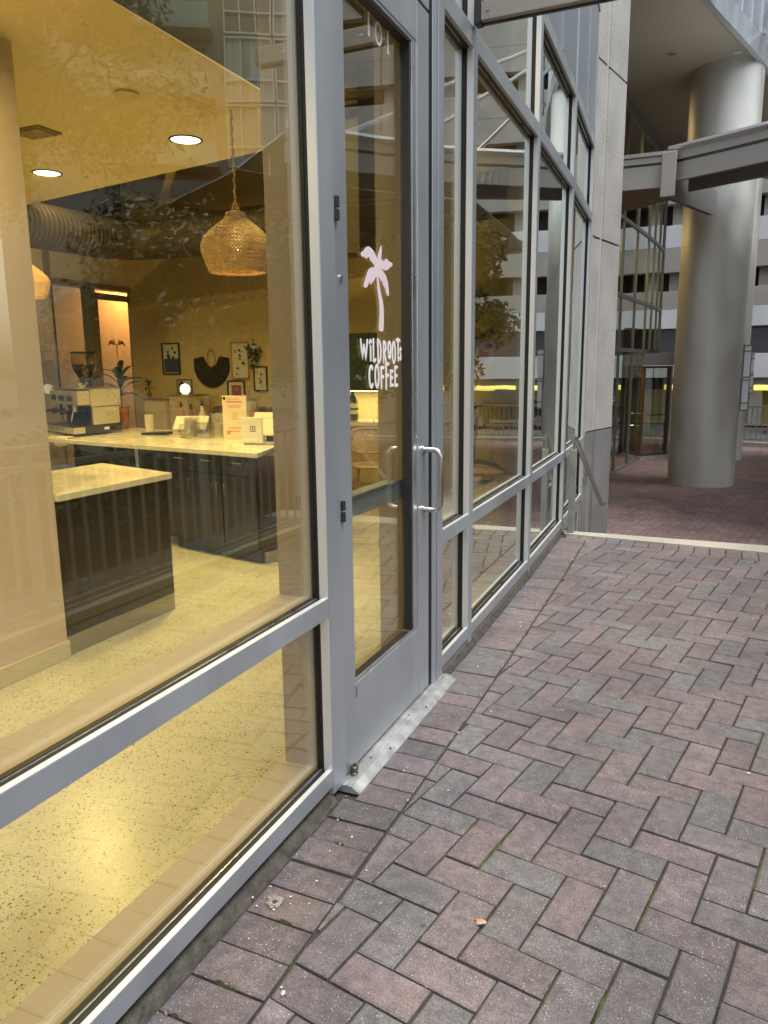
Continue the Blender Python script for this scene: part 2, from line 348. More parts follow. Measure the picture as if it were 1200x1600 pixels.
def moss_strip(a_, c_, w_=.0052):
    N = 7; d = (c_-a_); n_ = Vector((-d.y,d.x,0)).normalized(); vs = []
    for i in range(N+1):
        q = a_+d*(i/N)+n_*random.uniform(-.0012,.0012); h = random.uniform(-.004,.0006) if 0 < i < N else -.012; ww = w_*random.uniform(.5,1.25)
        vs += [q-n_*ww+Vector((0,0,-.010)), q+Vector((0,0,h)), q+n_*ww+Vector((0,0,-.010))]
    MOSS.add(vs, [(3*i+k,3*i+k+1,3*i+k+4,3*i+k+3) for i in range(N) for k in (0,1)])
def herring(b, p, org, test, clips, z, dim=1, red=.6, R=60, small=False):
    for i in range(-R,R):
        for j in range(-R,R):
            k = (i-j)%4
            if k == 0: cells = (2,1)
            elif k == 3: cells = (1,2)
            else: continue
            x0, y0 = org[0]+i*p, org[1]+j*p
            po = [gu*x+gv*y for x, y in ((x0,y0),(x0+cells[0]*p,y0),(x0+cells[0]*p,y0+cells[1]*p),(x0,y0+cells[1]*p))]
            c = sum(po, Vector((0,0,0)))/4
            if not test(c): continue
            for (a_, n_) in clips(c):
                po = clip(po, a_, n_)
                if len(po) < 3: break
            if len(po) < 3 or area(po) < .0006: continue
            if small: b.add([Vector((q.x,q.y,z)) for q in inset(po,.0035) or po], [tuple(range(len(inset(po,.0035) or po)))], pcol(dim, red))
            else:
                paver(b, po, z, pcol(dim, red)); nn_ = noise.noise(Vector((c.x*1.7,c.y*1.7,4)))
                if len(po) == 4 and c.y < 5.3 and random.random() < .18+.75*max(0,nn_):
                    e_ = 1 if k == 0 else random.choice((1,3)) ; moss_strip(po[e_], po[(e_+1)%4])
def yhead(x): return 5.755-.185*(x+.009)      # near edge of header course
def ystrip0(x): return 5.90-.084*(x+.043)
def ystrip1(x): return 6.005
XR = 2.6
b = B()
def clipsA(c):
    yy = c.y; P = Vector((fx(yy)+.213,yy,0)); Q = Vector((fx(yy+.1)+.213,yy+.1,0)); d = (Q-P).normalized()
    h0 = Vector((0,yhead(0),0)); h1 = Vector((1,yhead(1),0)); hd = (h1-h0).normalized()
    return [(P, Vector((d.y,-d.x,0))), (h0, Vector((hd.y,-hd.x,0))), (Vector((XR,0,0)), Vector((-1,0,0)))]
herring(b, .1025, (.382,1.688-.1025), lambda c: -.9 < c.y < 6.1 and c.x > -.1 and c.x < XR+.2, clipsA, 0, 1, .6, 90)
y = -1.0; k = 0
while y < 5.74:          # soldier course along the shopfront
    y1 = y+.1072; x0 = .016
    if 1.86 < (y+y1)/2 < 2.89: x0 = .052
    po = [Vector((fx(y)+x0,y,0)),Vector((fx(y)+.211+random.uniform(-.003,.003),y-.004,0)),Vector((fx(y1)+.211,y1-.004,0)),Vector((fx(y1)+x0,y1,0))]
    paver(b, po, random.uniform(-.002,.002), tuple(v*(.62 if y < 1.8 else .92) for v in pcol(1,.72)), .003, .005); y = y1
x = -.02
while x < XR:            # header course by the kerb
    x1 = x+.1035
    paver(b, [Vector((x,yhead(x),0)),Vector((x1,yhead(x1),0)),Vector((x1,ystrip0(x1)-.004,0)),Vector((x,ystrip0(x)-.004,0))], 0, pcol(1.05,.8)); x = x1
struct(b.build('brick_pavement', PAV))
b = B(); b.quad((-.35,-8,-.011),(XR,-8,-.011),(XR,6,-.011),(-.35,6,-.011))
struct(b.build('pavement_bedding', JOINT))
# steps down and lower plaza
b = B(); b.prism([(-.045,ystrip0(-.045)),(XR,ystrip0(XR)),(XR,6.005),(-.07,6.005)], -.16, .006)
struct(b.build('kerb_strip', KERB, bevel=.004))
b = B()
for i in range(1,5): b.box(-.3,XR,6.0+.3*(i-1)+.003,6.0+.3*i,-.85,-.17*i)
struct(b.build('steps', KERB, bevel=.004))
b = B()
def inB(c): return 7.3 < c.y < 22.5 and -2.2+.0*c.y < c.x < 4.2 and (c.y < 14 or c.x > -1.2)
herring(b, .105, (0,0), inB, lambda c: [], -.85, 1.2, .88, 210, True)
struct(b.build('plaza_brick_pavement', PAV))
b = B(); b.quad((-12,7.0,-.857),(25,7.0,-.857),(25,24,-.857),(-12,24,-.857)); struct(b.build('plaza_ground', mat('plaza_joint',(.085,.055,.05),.9,var=(1.2,.3))))
b = B(); b.quad((-150,-150,-.90),(200,-150,-.90),(200,250,-.90),(-150,250,-.90)); struct(b.build('street', ASPH))
b = B(); b.box(XR+.0,XR+9,-8,6.0,-.9,-.03); struct(b.build('terrace_ground', mat('planter_soil',(.07,.055,.04),.95,bump=(20,1,.03),var=(3,.4))))
# mortar line at the wall foot
for (ya, yb, lb) in ((-1,1.87,'crumbling grey mortar line at the foot of the big left window'),(2.88,5.85,'grey mortar line at the foot of the window bays right of the door')):
    b = B(); n_ = 110
    jj = lambda y: .014+.006*noise.noise(Vector((0,y*9,0)))+.004*noise.noise(Vector((3,y*40,0)))
    hh = lambda y: .005+.007*noise.noise(Vector((1,y*14,0)))
    ys = [ya+(yb-ya)*i/n_ for i in range(n_+1)]
    vs = [v for y in ys for v in ((fx(y)-.03,y,.03),(fx(y)-.005,y,.012+hh(y)),(fx(y)+jj(y),y,-.009),(fx(y)-.03,y,-.009))]
    b.add(vs, [(4*i+k,4*i+(k+1)%4,4*i+4+(k+1)%4,4*i+4+k) for i in range(n_) for k in range(4)]+[(0,1,2,3),(4*n_+3,4*n_+2,4*n_+1,4*n_)])
    tag(b.build('mortar_fillet', MORT), lb, 'mortar', 'mortar lines along the shopfront')
# ------------------------------------------------------------------ storefront windows
def frame_set(T, L, a0, a1, rails, panes, name, label, group=None, capL=True, capR=True, top=3.27, spand=None):
    t = thing(name, label, 'window', tuple(T(Vector((0,0,0)))), group)
    for (z0, z1, nm) in rails:
        b = B(T); b.box(-.016,0,a0,a1,z0,z1); b.build(nm, ALU, t, bevel=.0012)
        b = B(T); b.box(-.0155,-.0006,a0+.001,a1-.001,z1+.0001,z1+.0016); b.build('top_highlight', PALE_ALU, t)  # pale strip paints the sky-lit top of the rail
        b = B(T); b.box(-.165,GX-.012,a0-.02,a1+.02,z0+.002,z1-.004); b.build('inner_ledge', INNER, t, bevel=.002)
        b = B(T); b.box(-.0355,-.0165,a0,a1,z0+.002,z1-.006); b.box(GX-.0115,-.0395,a0,a1,z0+.003,z1-.001); b.build('gasket', GASK, t)
        b = B(T); b.box(-.0393,-.0358,a0,a1,z0+.004,z1-.003); b.build('glazing_bead', ALU_B, t)
    for (z0, z1) in panes:
        b = B(T); b.box(GX-.003,GX+.003,a0,a1,z0,z1); b.build('glass_pane', GLS, t)
        b = B(T)
        b.box(-.0395,-.0275,a1-.0005,a1+.014,z0,z1); b.box(GX-.0116,-.0396,a1-.004,a1+.014,z0,z1)
        b.build('gasket', GASK, t)
    return t
def mullion(T, y0, y1, z0, z1, t, inner=True):
    b = B(T); b.box(-.0158,.0015,y0,y1,z0,z1); b.build('mullion', ALU, t, bevel=.0012)
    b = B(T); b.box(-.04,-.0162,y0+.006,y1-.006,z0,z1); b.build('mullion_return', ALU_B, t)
    b = B(T); b.box(-.0270,-.0004,y0-.0035,y0-.0004,z0+.03,z1); b.build('edge_highlight', PALE_ALU, t)  # pale strip paints the bright near side of the mullion
    if inner:
        b = B(T); b.box(-.165,GX-.0125,y0-.004,y1+.004,z0,z1); b.build('inner_jamb', INNER, t, bevel=.002)
Tl = seg_T((0,0),(0,1))
# left window
tw = frame_set(Tl, 0, -1.3, 1.862, [(ZS0,ZS1,'sill_rail'),(ZM0,ZM1,'mid_rail')], [(ZS1-.01,ZM0+.01),(ZM1-.01,3.4)], 'shop_window',
          'large wide shop window left of the door looking into the yellow lit cafe')
b = B(Tl); b.box(-.016,0,-1.3,1.862,3.4,3.47); b.build('head_rail', ALU, tw)
mullion(Tl, 1.862, 1.950, .02, 3.47, tw, False)
b = B(Tl); b.box(-.165,GX-.0125,1.86,1.952,0,3.47); b.build('inner_jamb', INNER, tw, bevel=.002)
b = B(Tl); b.box(-.15,-.045,-1.3,1.95,.0,.046); b.build('base_channel', ALU, tw)
segs = [('B','C',(0,2.855),(-.006,3.272)),('C','D',(-.006,3.272),(-.03,4.603)),('D','E',(-.03,4.603),(-.071,5.954)),('E','F',(-.071,5.954),(-.146,7.328))]
labs = ['narrow sidelight window directly right of the cafe door','wide window bay second to the right of the door, where a framed picture shows inside',
        'window bay reflecting the round metal column, just before the handrail post','farthest window bay, behind the handrail posts and beside the concrete pillar']
for q, (n0,n1,P0,P1) in enumerate(segs):
    T = seg_T(P0,P1); L = math.dist(P0,P1); m0 = .0 if q == 0 else .028; m1 = L-.028
    up = [(ZT0,ZT1,'transom_rail')]; pn = [(ZS1-.01,ZM0+.01),(ZM1-.01,ZT0+.01)]
    if q == 0: m0 = .0
    if q <= 1: pn.append((ZT1-.01,3.9)); 
    else: up.append((ZU0,ZU1,'head_rail')); pn.append((ZT1-.01,ZU0+.01))
    t = frame_set(T, L, m0, m1, [(ZS0,ZS1,'sill_rail'),(ZM0,ZM1,'mid_rail')]+up, pn, 'shop_window', labs[q])
    mullion(T, m1, m1+.056, .02, 3.95, t)
    for zz in (.40,.95,1.60,2.30,3.05):
        b = B(T); b.tube([(.0012,m1+.028,zz),(.0026,m1+.028,zz)],.0032,10); b.build('screw', HING, t)
    b = B(T); b.box(-.15,-.006,0,L,-.02,.0455); b.build('stone_base', mat('base_stone_%d'%q,(.22,.19,.165),.85,var=(20,.15)), t)
    if q >= 1:
        z0 = 3.9 if q == 1 else 3.275
        b = B(T); b.box(-.05,-.004,.004,L*.5-.003,z0,4.3); b.box(-.05,-.004,L*.5+.003,L-.004,z0,4.3); b.box(-.05,-.004,.004,L-.004,4.306,6.6); b.build('spandrel_panel', PANEL, t, bevel=.002)
        b = B(T); b.box(-.004,.006,L*.5-.01,L*.5+.01,z0,6.6); b.box(-.004,.006,-.0,L,4.29,4.32); b.build('cover_strip', ALU, t)
# ------------------------------------------------------------------ door
dt = thing('glass_door', 'tall aluminium framed glass cafe door with pink palm decal and white lettering', 'door', (0,1.955,.03))
D0, D1 = 1.953, 2.703
b = B(); b.box(-.045,-.001,D0,2.033,.035,2.50); b.build('hinge_stile', ALU, dt, bevel=.0015)
b = B(); b.box(-.045,-.001,2.59,D1,.035,2.50); b.build('lock_stile', ALU, dt, bevel=.0015)
b = B(); b.box(-.045,-.0025,2.0335,2.5893,.035,.310); b.build('bottom_rail', ALU, dt, bevel=.0015)
b = B(); b.box(-.045,-.0025,2.0335,2.5893,2.375,2.50); b.build('top_rail', ALU, dt, bevel=.0015)
b = B(); b.box(-.012,-.0045,2.034,2.589,.3105,.322); b.box(-.012,-.0045,2.034,2.589,2.363,2.3745); b.box(-.012,-.0045,2.550,2.589,.3225,2.3625); b.build('glass_stop', ALU_B, dt, bevel=.001)
b = B(); b.box(-.044,-.010,2.5375,2.5495,.3225,2.3625); b.box(-.0385,-.0125,2.034,2.521,.3125,.3215); b.box(-.044,-.006,2.034,2.521,2.352,2.3625); b.build('gasket', GASK, dt)
b = B(); b.box(GX,GX+.005,2.0336,2.537,.322,2.351); b.build('glass_pane', GLS, dt)
b = B(); b.box(-.120,-.052,2.02,2.57,.828,.893); b.build('push_bar', ALU, dt, bevel=.003)
b = B(); b.box(-.053,-.0455,2.02,2.57,.8935,.900); b.build('push_bar_trim', ALU_B, dt)
b = B(); b.box(-.165,-.058,2.60,2.72,.0,2.6); b.build('inner_jamb', INNER, dt)
for zc in (1.735, .885, 2.43, .15):
    if zc in (1.735,.885):
        b = B(); 
        b.tube([(.004,1.962,zc+.0035),(.004,1.962,zc+.031)],.0075,14); b.tube([(.004,1.962,zc-.031),(.004,1.962,zc-.0035)],.0075,14)
        b.box(-.001,.0095,1.951,1.962,zc+.0035,zc+.031); b.box(-.001,.0095,1.951,1.962,zc-.031,zc-.0035)
        b.build('hinge', HING, dt, smooth=True)
# pull handle
hy = 2.645; pth = []
z1, z0, pr_, r_ = 1.000, .772, .068, .0105
pth += [(-.001,hy,z1),(pr_-.028,hy,z1)]
for k in range(1,6): a_ = math.pi/2*k/5; pth.append((pr_-.028+.028*math.sin(a_),hy,z1-.028+.028*math.cos(a_)))
for k in range(0,6): a_ = math.pi/2*k/5; pth.append((pr_-.028+.028*math.cos(a_),hy,z0+.028-.028*math.sin(a_)))
pth.append((-.001,hy,z0))
b = B(); b.tube(pth, r_, 16); hd = b.build('pull_handle', STEEL, dt, smooth=True)
b = B(); 
for z in (z1,z0): b.tube([(-.0005,hy,z),(.006,hy,z)],.016,18)
b.build('rose', STEEL, hd, smooth=True)
b = B(); 
pth2 = [(GX-.085+.02-abs(0),hy-.06,z1-.0)]
b.tube([(-.046,hy,z1),(-.10,hy,z1),(-.112,hy,z1-.012),(-.112,hy,z0+.012),(-.10,hy,z0),(-.046,hy,z0)], r_, 14); b.build('inner_pull_handle', STEEL, dt, smooth=True)
b = B(); b.tube([(.0,1.985,1.553),(.0025,1.985,1.553)],.009,18); b.build('lock_cover', ALU_B, dt, smooth=True)
b = B(); b.box(-.0025,-.0015,2.034,2.046,.262,.298); b.build('rating_tag', STEEL, dt)
b = B(); 
for (yy,zz) in ((2.583,1.62),(2.583,1.05)): b.tube([(-.0045,yy,zz),(-.0030,yy,zz)],.0035,10)
for (yy,zz) in ((2.64,1.39),(2.66,1.9)): b.tube([(-.001,yy,zz),(.0006,yy,zz)],.003,10)
b.build('screw', STEEL, dt)
# palm decal
PALM = [(2.1961, 1.6482), (2.1998, 1.6423), (2.2153, 1.6394), (2.2233, 1.6436), (2.231, 1.6365), (2.2431, 1.6396), (2.2513, 1.6455), (2.2618, 1.6435), (2.2632, 1.6371), (2.2835, 1.6313), (2.3041, 1.6205), (2.2706, 1.6151), (2.2499, 1.6046), (2.233, 1.5833), (2.2203, 1.5625), (2.212, 1.552), (2.2238, 1.5492), (2.2399, 1.5513), (2.2508, 1.5621), (2.257, 1.5758), (2.2622, 1.5608), (2.2773, 1.5679), (2.2986, 1.5816), (2.3152, 1.5966), (2.3153, 1.5748), (2.3205, 1.5483), (2.3333, 1.5153), (2.3358, 1.4812), (2.3313, 1.4465), (2.3254, 1.422), (2.3632, 1.42), (2.3684, 1.4483), (2.3694, 1.4832), (2.3657, 1.5107), (2.3514, 1.5372), (2.3366, 1.5666), (2.327, 1.5928), (2.3356, 1.5919), (2.3474, 1.5795), (2.3589, 1.5858), (2.3603, 1.5739), (2.376, 1.5633), (2.3849, 1.5614), (2.389, 1.5472), (2.4024, 1.5385), (2.4134, 1.5387), (2.4129, 1.5561), (2.4062, 1.5834), (2.3905, 1.6026), (2.3685, 1.614), (2.3451, 1.6234), (2.3686, 1.6192), (2.3909, 1.6181), (2.4136, 1.6258), (2.4202, 1.6317), (2.4415, 1.6376), (2.4482, 1.6471), (2.4326, 1.6505), (2.4188, 1.6499), (2.4008, 1.657), (2.3874, 1.6561), (2.3809, 1.6478), (2.3737, 1.6436), (2.3651, 1.651), (2.3519, 1.6454), (2.3569, 1.6703), (2.359, 1.684), (2.3533, 1.696), (2.3416, 1.6784), (2.3282, 1.6616), (2.3218, 1.6458), (2.316, 1.6518), (2.2988, 1.6662), (2.2727, 1.6759), (2.2524, 1.677), (2.2322, 1.6705), (2.2199, 1.6592), (2.208, 1.6555)]
from mathutils.geometry import tessellate_polygon
def decal(pts, x0, x1, name, m, parent):
    P = [Vector((x1,p[0],p[1])) for p in pts]; n = len(P); tri = tessellate_polygon([P])
    b = B(); b.add(P+[Vector((x0,p[0],p[1])) for p in pts], [tuple(t) for t in tri]+[(i,(i+1)%n,n+(i+1)%n,n+i) for i in range(n)])
    return b.build(name, m, parent)
def chaikin(p, it=1):
    for _ in range(it):
        q = []
        for a_, c_ in zip(p, p[1:]+p[:1]): q += [(a_[0]*.8+c_[0]*.2, a_[1]*.8+c_[1]*.2),(a_[0]*.2+c_[0]*.8, a_[1]*.2+c_[1]*.8)]
        p = q
    return p
decal(chaikin(PALM), GX+.0052, GX+.0058, 'palm_decal', PINK, dt)
# hand drawn lettering, as fat flattened strokes
def arc(cx, cy_, rx, ry, a0, a1, n=10):
    return [(cx+rx*math.cos(math.radians(a0+(a1-a0)*i/n)), cy_+ry*math.sin(math.radians(a0+(a1-a0)*i/n))) for i in range(n+1)]
GL = {
 'W': [[(0,1),(.1,.5),(.24,.04),(.40,.62),(.46,.72)],[(.46,.72),(.58,.4),(.72,-.02),(.84,.5),(.98,1.0)]],
 'I': [[(.2,.0),(.16,.72)],[(-.25,.92),(.1,1.06),(.5,.98)]],
 'L': [[(.15,1),(.12,.5),(.12,.05),(.4,.02),(.8,.1)]],
 'D': [[(.1,1),(.12,.02)], [(.1,1)]+arc(.12,.5,.72,.5,88,-88)],
 'R': [[(.15,.9),(.12,.0)],[(.12,.95)]+arc(.2,.72,.55,.25,80,-90,8)+[(.3,.46),(.55,.2),(.9,-.02)]],
 'O': [arc(.5,.5,.42,.5,90,450,18)],
 'o': [arc(.5,.62,.40,.38,90,450,16),[(.2,.12),(.5,.02),(.85,.14)]],
 'T': [[(-.12,.96),(.5,1.03),(1.1,.95)],[(.5,1),(.5,.5),(.52,.0)]],
 'S': [[(.9,.88),(.6,1),(.25,.88),(.25,.66),(.6,.5),(.85,.3),(.7,.05),(.35,.0),(.08,.12)]],
 'C': [arc(.55,.5,.45,.52,50,310,14)],
 'F': [[(.12,.0),(.14,.5),(.12,.98)],[(.12,.98),(.8,1.0)],[(.13,.52),(.68,.54)]],
 'E': [[(.12,.04),(.12,.5),(.14,.97)],[(.14,.98),(.78,.96)],[(.12,.52),(.66,.54)],[(.12,.04),(.8,.06)]],
}
def word(letters, x, name, m, parent, r):
    b = B()
    for (ch, y0, z0, wd, ht, sk) in letters:
        for st in GL[ch]:
            if len(st) < 2: continue
            pts = [(y0+p[0]*wd, z0+p[1]*ht+sk*p[0]*wd) for p in st]
            # dense path and caps
            pp = [Vector((0,p[0],p[1])) for p in pts]
            d0 = (pp[0]-pp[1]).normalized(); d1 = (pp[-1]-pp[-2]).normalized()
            path = [pp[0]+d0*r*.95, pp[0]+d0*r*.7]+pp+[pp[-1]+d1*r*.7, pp[-1]+d1*r*.95]
            rr = [r*.35, r*.75]+[r]*len(pp)+[r*.75, r*.35]
            tb = B(); tb.tube(path, rr, 10)
            vs = [Vector((x+(v.x)*.09, v.y, v.z)) for v in tb.v]
            b.add(vs, tb.f)
    return b.build(name, m, parent, smooth=True)
lx = GX+.0062; LR = .0085
hW = .066
word([('W',2.186,1.330,.050,.058,0),('I',2.256,1.328,.018,.058,0),('L',2.278,1.322,.024,.070,0),('D',2.314,1.318,.032,.074,0),
      ('R',2.360,1.322,.030,.068,0),('o',2.399,1.333,.028,.054,0),('O',2.436,1.318,.030,.070,0),('T',2.478,1.328,.024,.070,0),('S',2.503,1.330,.014,.040,0)], lx, 'white_lettering', WHITE, dt, .0058)
word([('C',2.243,1.242,.034,.064,0),('O',2.290,1.240,.034,.070,0),('F',2.338,1.237,.030,.066,0),('F',2.378,1.233,.034,.082,0),
      ('E',2.418,1.240,.028,.052,0),('E',2.457,1.238,.030,.068,0)], lx, 'white_lettering', WHITE, dt, .0062)
# suite number at the top of the glass
GL['1'] = [[(.5,1),(.5,0)]]
def digits():
    b = B()
    def bar(y0,y1,z0,z1): b.box(GX+.0052,GX+.0058,y0,y1,z0,z1)
    bar(2.272,2.284,2.285,2.352); bar(2.418,2.430,2.285,2.352)
    n = 28; o = []; i_ = []
    for k in range(n):
        t = 2*math.pi*k/n; o.append((2.351+.028*math.cos(t), 2.318+.034*math.sin(t))); i_.append((2.351+.017*math.cos(t), 2.318+.025*math.sin(t)))
    for k in range(n):
        j = (k+1)%n; x_ = GX+.0056
        b.quad((x_,*o[k]),(x_,*o[j]),(x_,*i_[j]),(x_,*i_[k]))
    b.build('suite_number', WHITE, dt)
digits()
# door surround
fr = thing('door_frame', 'aluminium frame and header around the cafe door', 'door frame', (0,2.78,.0))
b = B(); b.box(-.05,-.001,2.709,2.735,.03,3.9); b.build('jamb_strip', GASK, fr)
b = B(); b.box(-.05,.0015,2.735,2.785,.012,3.95); b.box(-.05,.0045,2.789,2.853,.012,3.95); b.build('jamb', ALU, fr, bevel=.0015)
b = B(); b.box(-.165,-.052,2.735,2.85,.0,3.5); b.build('inner_jamb', INNER, fr)
b = B(); b.box(-.045,-.002,1.953,2.708,2.512,2.60); b.box(-.045,-.002,1.953,2.708,3.4,3.47); b.build('header', ALU, fr, bevel=.0015)
b = B(); b.box(-.045,-.012,1.953,2.708,2.5005,2.5118); b.build('weather_strip', GASK, fr)
b = B(); b.box(GX-.003,GX+.003,1.953,2.708,2.60,3.4); b.build('transom_pane', GLS, fr)
# threshold
th = thing('door_threshold', 'worn ribbed aluminium threshold plate under the cafe door', 'threshold', (0,2.38,0))
prof = [(-.14,.022),(-.004,.026),(.002,.026),(.004,.0225),(.012,.0225),(.014,.025),(.020,.025),(.022,.0215),(.030,.0215),(.034,.022),(.062,.0035),(.062,.000),(-.14,.0)]
b = B(); Y0, Y1 = 1.918, 2.868; n = len(prof); b.add([(p[0],Y0,p[1]) for p in prof]+[(p[0],Y1,p[1]) for p in prof], [tuple(range(n)),tuple(range(n,2*n))[::-1]]+[(i,n+i,n+(i+1)%n,(i+1)%n) for i in range(n)])
ALU_W = mat('worn_aluminium',(.60,.61,.60),.42,.75,var=(18,.22),bump=(50,.2,.001))
b.build('ribbed_plate', ALU_W, th)
for (xx,yy) in ((.017,2.10),(.017,2.44),(.017,2.82),(.045,2.20),(.045,2.55)): b = B(); b.tube([(xx,yy,.010),(xx,yy,.0262 if xx < .03 else .0165)],.004,12); b.build('screw', HING, th)
dp = thing('door_pivot', 'small greasy metal pivot knob at the bottom hinge corner of the cafe door', 'door pivot', (.012,1.985,.026))
b = B(); b.lathe([(.011,0),(.0125,.004),(.009,.008),(.009,.012),(.0125,.015),(.0125,.024),(.008,.029),(.003,.029)],(.012,1.987,.0262),16); b.build('knob', mat('greasy_metal',(.12,.11,.10),.45,.7,var=(60,.4)), dp, smooth=True)
b = B(); b.lathe([(.0045,.029),(.0045,.034)],(.012,1.987,.0262),10); b.build('bolt', HING, dp)
# ------------------------------------------------------------------ pillar at the end of the shopfront
PD = Vector((.204,.979,0)); PN = Vector((.979,-.204,0)); PP0 = Vector((-.185,7.45,0))
TP = lambda p: PP0+PD*p.y+PN*p.x+Vector((0,0,p.z))
pl = thing('concrete_pillar', 'tall grey concrete pillar with dark granite base at the end of the shopfront', 'pillar', tuple(PP0))
def pillar_part(z0, z1, m, nm, d=0):
    b = B(TP); b.prism([(-.7,0),(d-.012,0),(d,.012),(d,.30),(d-.018,.312),(d-.018,.345),(d,.357),(d,.848),(d-.012,.86),(-.7,.86)], z0, z1); return b.build(nm, m, pl)
for z0, z1 in ((.672,2.478),(2.498,3.99),(4.01,5.5),(5.52,9)): pillar_part(z0, z1, CONC, 'concrete_block')
pillar_part(-.86,.658,GRAN,'granite_base',.001)
b = B(TP); b.box(-.7,-.025,.01,.85,-.8,9); b.build('joint_filler', DARK, pl)
b = B(TP); b.box(-.0165,-.008,.314,.343,.68,8.9); b.build('groove_strip', mat('sealant',(.50,.48,.44),.6), pl)
# end panel between the last window and the pillar
b = B(); b.box(-.5,-.19,7.385,7.445,-.86,4.3); tag(b.build('end_wall_panel', BEIGEM), 'narrow grey metal wall panel between last window and concrete pillar', 'wall panel')
# ------------------------------------------------------------------ handrail at the steps
def steps_rail(name, label, px, py):
    t = thing(name, label, 'handrail', (px,py,0), 'handrails at the steps')
    b = B(); b.box(px-.022,px+.028,py-.045,py+.0,0.006,.665); b.build('post', BEIGEM2, t, bevel=.003); b = B(); b.box(px-.012,px+.030,py+.58,py+.62,-.33,.36); b.build('post', BEIGEM2, t, bevel=.003)
    b = B(); b.tube([(px+.004,py-.02,.66),(px+.004,py-.02,.745)],.009,10); b.build('bracket', STEEL, t, smooth=True); b = B(); b.tube([(px+.01,py+.60,.35),(px+.01,py+.60,.42)],.009,10); b.build('bracket', STEEL, t, smooth=True)
    b = B(); b.tube([(px+.004,py-.10,.757),(px+.004,py-.005,.757),(px+.008,py+.04,.735),(px+.06,py+1.28,.02),(px+.065,py+1.36,.005),(px+.065,py+1.5,.005)],.0185,14); b.build('handrail', STEEL2, t, smooth=True)
    b = B(); b.tube([(px-.04,py+.02,.43),(px-.04,py+.16,.43)],.014,12); b.tube([(px-.04,py+.02,.38),(px+.0,py+.16,.34)],.012,12); b.build('wall_bracket', STEEL, t, smooth=True)
    return t
BEIGEM2 = mat('grey_painted_post', (.33,.35,.35), .4, .4, var=(6,.08)); STEEL2 = mat('satin_steel_rail', (.36,.36,.36), .33, .9, bump=(100,.05,.0005))
steps_rail('step_handrail','grey steel handrail with square posts leading down the steps by the pillar', -.005, 5.965)
# terrace railing opposite the shopfront (seen in the glass)
RX = 2.02
t = thing('terrace_railing', 'long railing with vertical balusters on the terrace edge, reflected in the shop glass', 'railing', (RX,-1.5,0))
b = B(); b.box(RX-.02,RX+.02,-1.6,5.7,.82,.85); b.box(RX-.02,RX+.02,-1.6,5.7,.08,.11); b.build('rail', BEIGEM2, t, bevel=.002)
b = B(); b.tube([(RX,-1.7,.93),(RX,5.6,.93),(RX,5.9,.91),(RX+.05,7.3,.1),(RX+.05,7.6,.08)],.02,12); b.build('handrail', STEEL, t, smooth=True)
for i in range(62):
    y = -1.5+i*.116
    b = B(); 
    if i%12 == 0: b.box(RX-.022,RX+.022,y-.022,y+.022,.004,.92)
    else: b.box(RX-.007,RX+.007,y-.007,y+.007,.1105,.8195)
    b.build('post' if i%12 == 0 else 'baluster', BEIGEM2, t)
b = B(); b.box(RX-.09,RX+.09,-1.7,5.72,.003,.06); tag(b.build('railing_kerb', KERB, bevel=.006), 'pale concrete kerb under the terrace railing opposite the shop', 'kerb')
# cheek wall at the foot of the steps, right
b = B(); b.prism([(1.62,8.35),(1.95,7.2),(2.2,7.2),(2.5,12.5),(2.2,12.5)], -.856, -.55); tag(b.build('cheek_wall', KERB, bevel=.01), 'low pale concrete cheek wall at the right edge beyond the steps', 'low wall')
t = thing('plaza_railing', 'railing on the low cheek wall at the right of the lower plaza', 'railing', (2.2,8,-.5))
p0, p1 = Vector((2.07,7.5,0)), Vector((2.36,12.2,0))
b = B(); b.tube([p0+Vector((0,0,.42)),p1+Vector((0,0,.42))],.022,10); b.tube([p0+Vector((0,0,-.42)),p1+Vector((0,0,-.42))],.015,8); b.build('handrail', STEEL, t, smooth=True)
for i in range(36):
    q = p0.lerp(p1,i/35); b = B(); b.tube([q+Vector((0,0,-.56)),q+Vector((0,0,.41))],.008,6); b.build('baluster', BEIGEM2, t)
# projecting arm fixed on the second mullion
t = thing('projecting_arm', 'pale steel channel arm projecting from the mullion above the window right of the door', 'bracket arm', (0,3.24,2.68))
b = B(); b.prism([(.03,3.215),(.95,3.215),(.95,3.245),(.03,3.245)], 2.665, 2.735); b.build('arm', BEIGEM, t, bevel=.002)
b = B(); b.box(.028,.95,3.2455,3.262,2.660,2.6745); b.box(.005,.029,3.205,3.262,2.655,2.76); b.build('dark_flange', HING, t)
for x in (.06,.42,.80): b = B(); b.tube([(x,3.2152,2.70),(x,3.211,2.70)],.006,10); b.build('bolt', STEEL, t)
# ------------------------------------------------------------------ big columns
def column(x, y, r, label, z1=6.2):
    t = thing('metal_column', label, 'column', (x,y,-.857), 'round metal columns on the lower plaza')
    zs = [-.857,.52,1.9,3.3,4.7,z1]
    for a_, c_ in zip(zs, zs[1:]):
        b = B(); n = 96; vs = []
        for z in (a_+.0005, c_-.0015):
            for k in range(n): th = 2*math.pi*k/n; vs.append((x+r*math.cos(th), y+r*math.sin(th), z))
        b.add(vs, [(k,(k+1)%n,n+(k+1)%n,n+k) for k in range(n)]); 
        b.build('cladding_sheet', COLM, t, smooth=True)
    b = B(); b.lathe([(r-.004,-.857),(r-.004,z1)],(x,y,0),64); b.build('core', COLM, t, smooth=True)
    return t
column(.79, 15, .57, 'large round brushed metal column standing on the brick plaza, nearest one')
column(1.06, 19.2, .52, 'second round metal column half hidden right behind the nearest column')
column(5.2, 11.5, .45, 'round metal column further right on the plaza, seen only in the glass', 4.3)
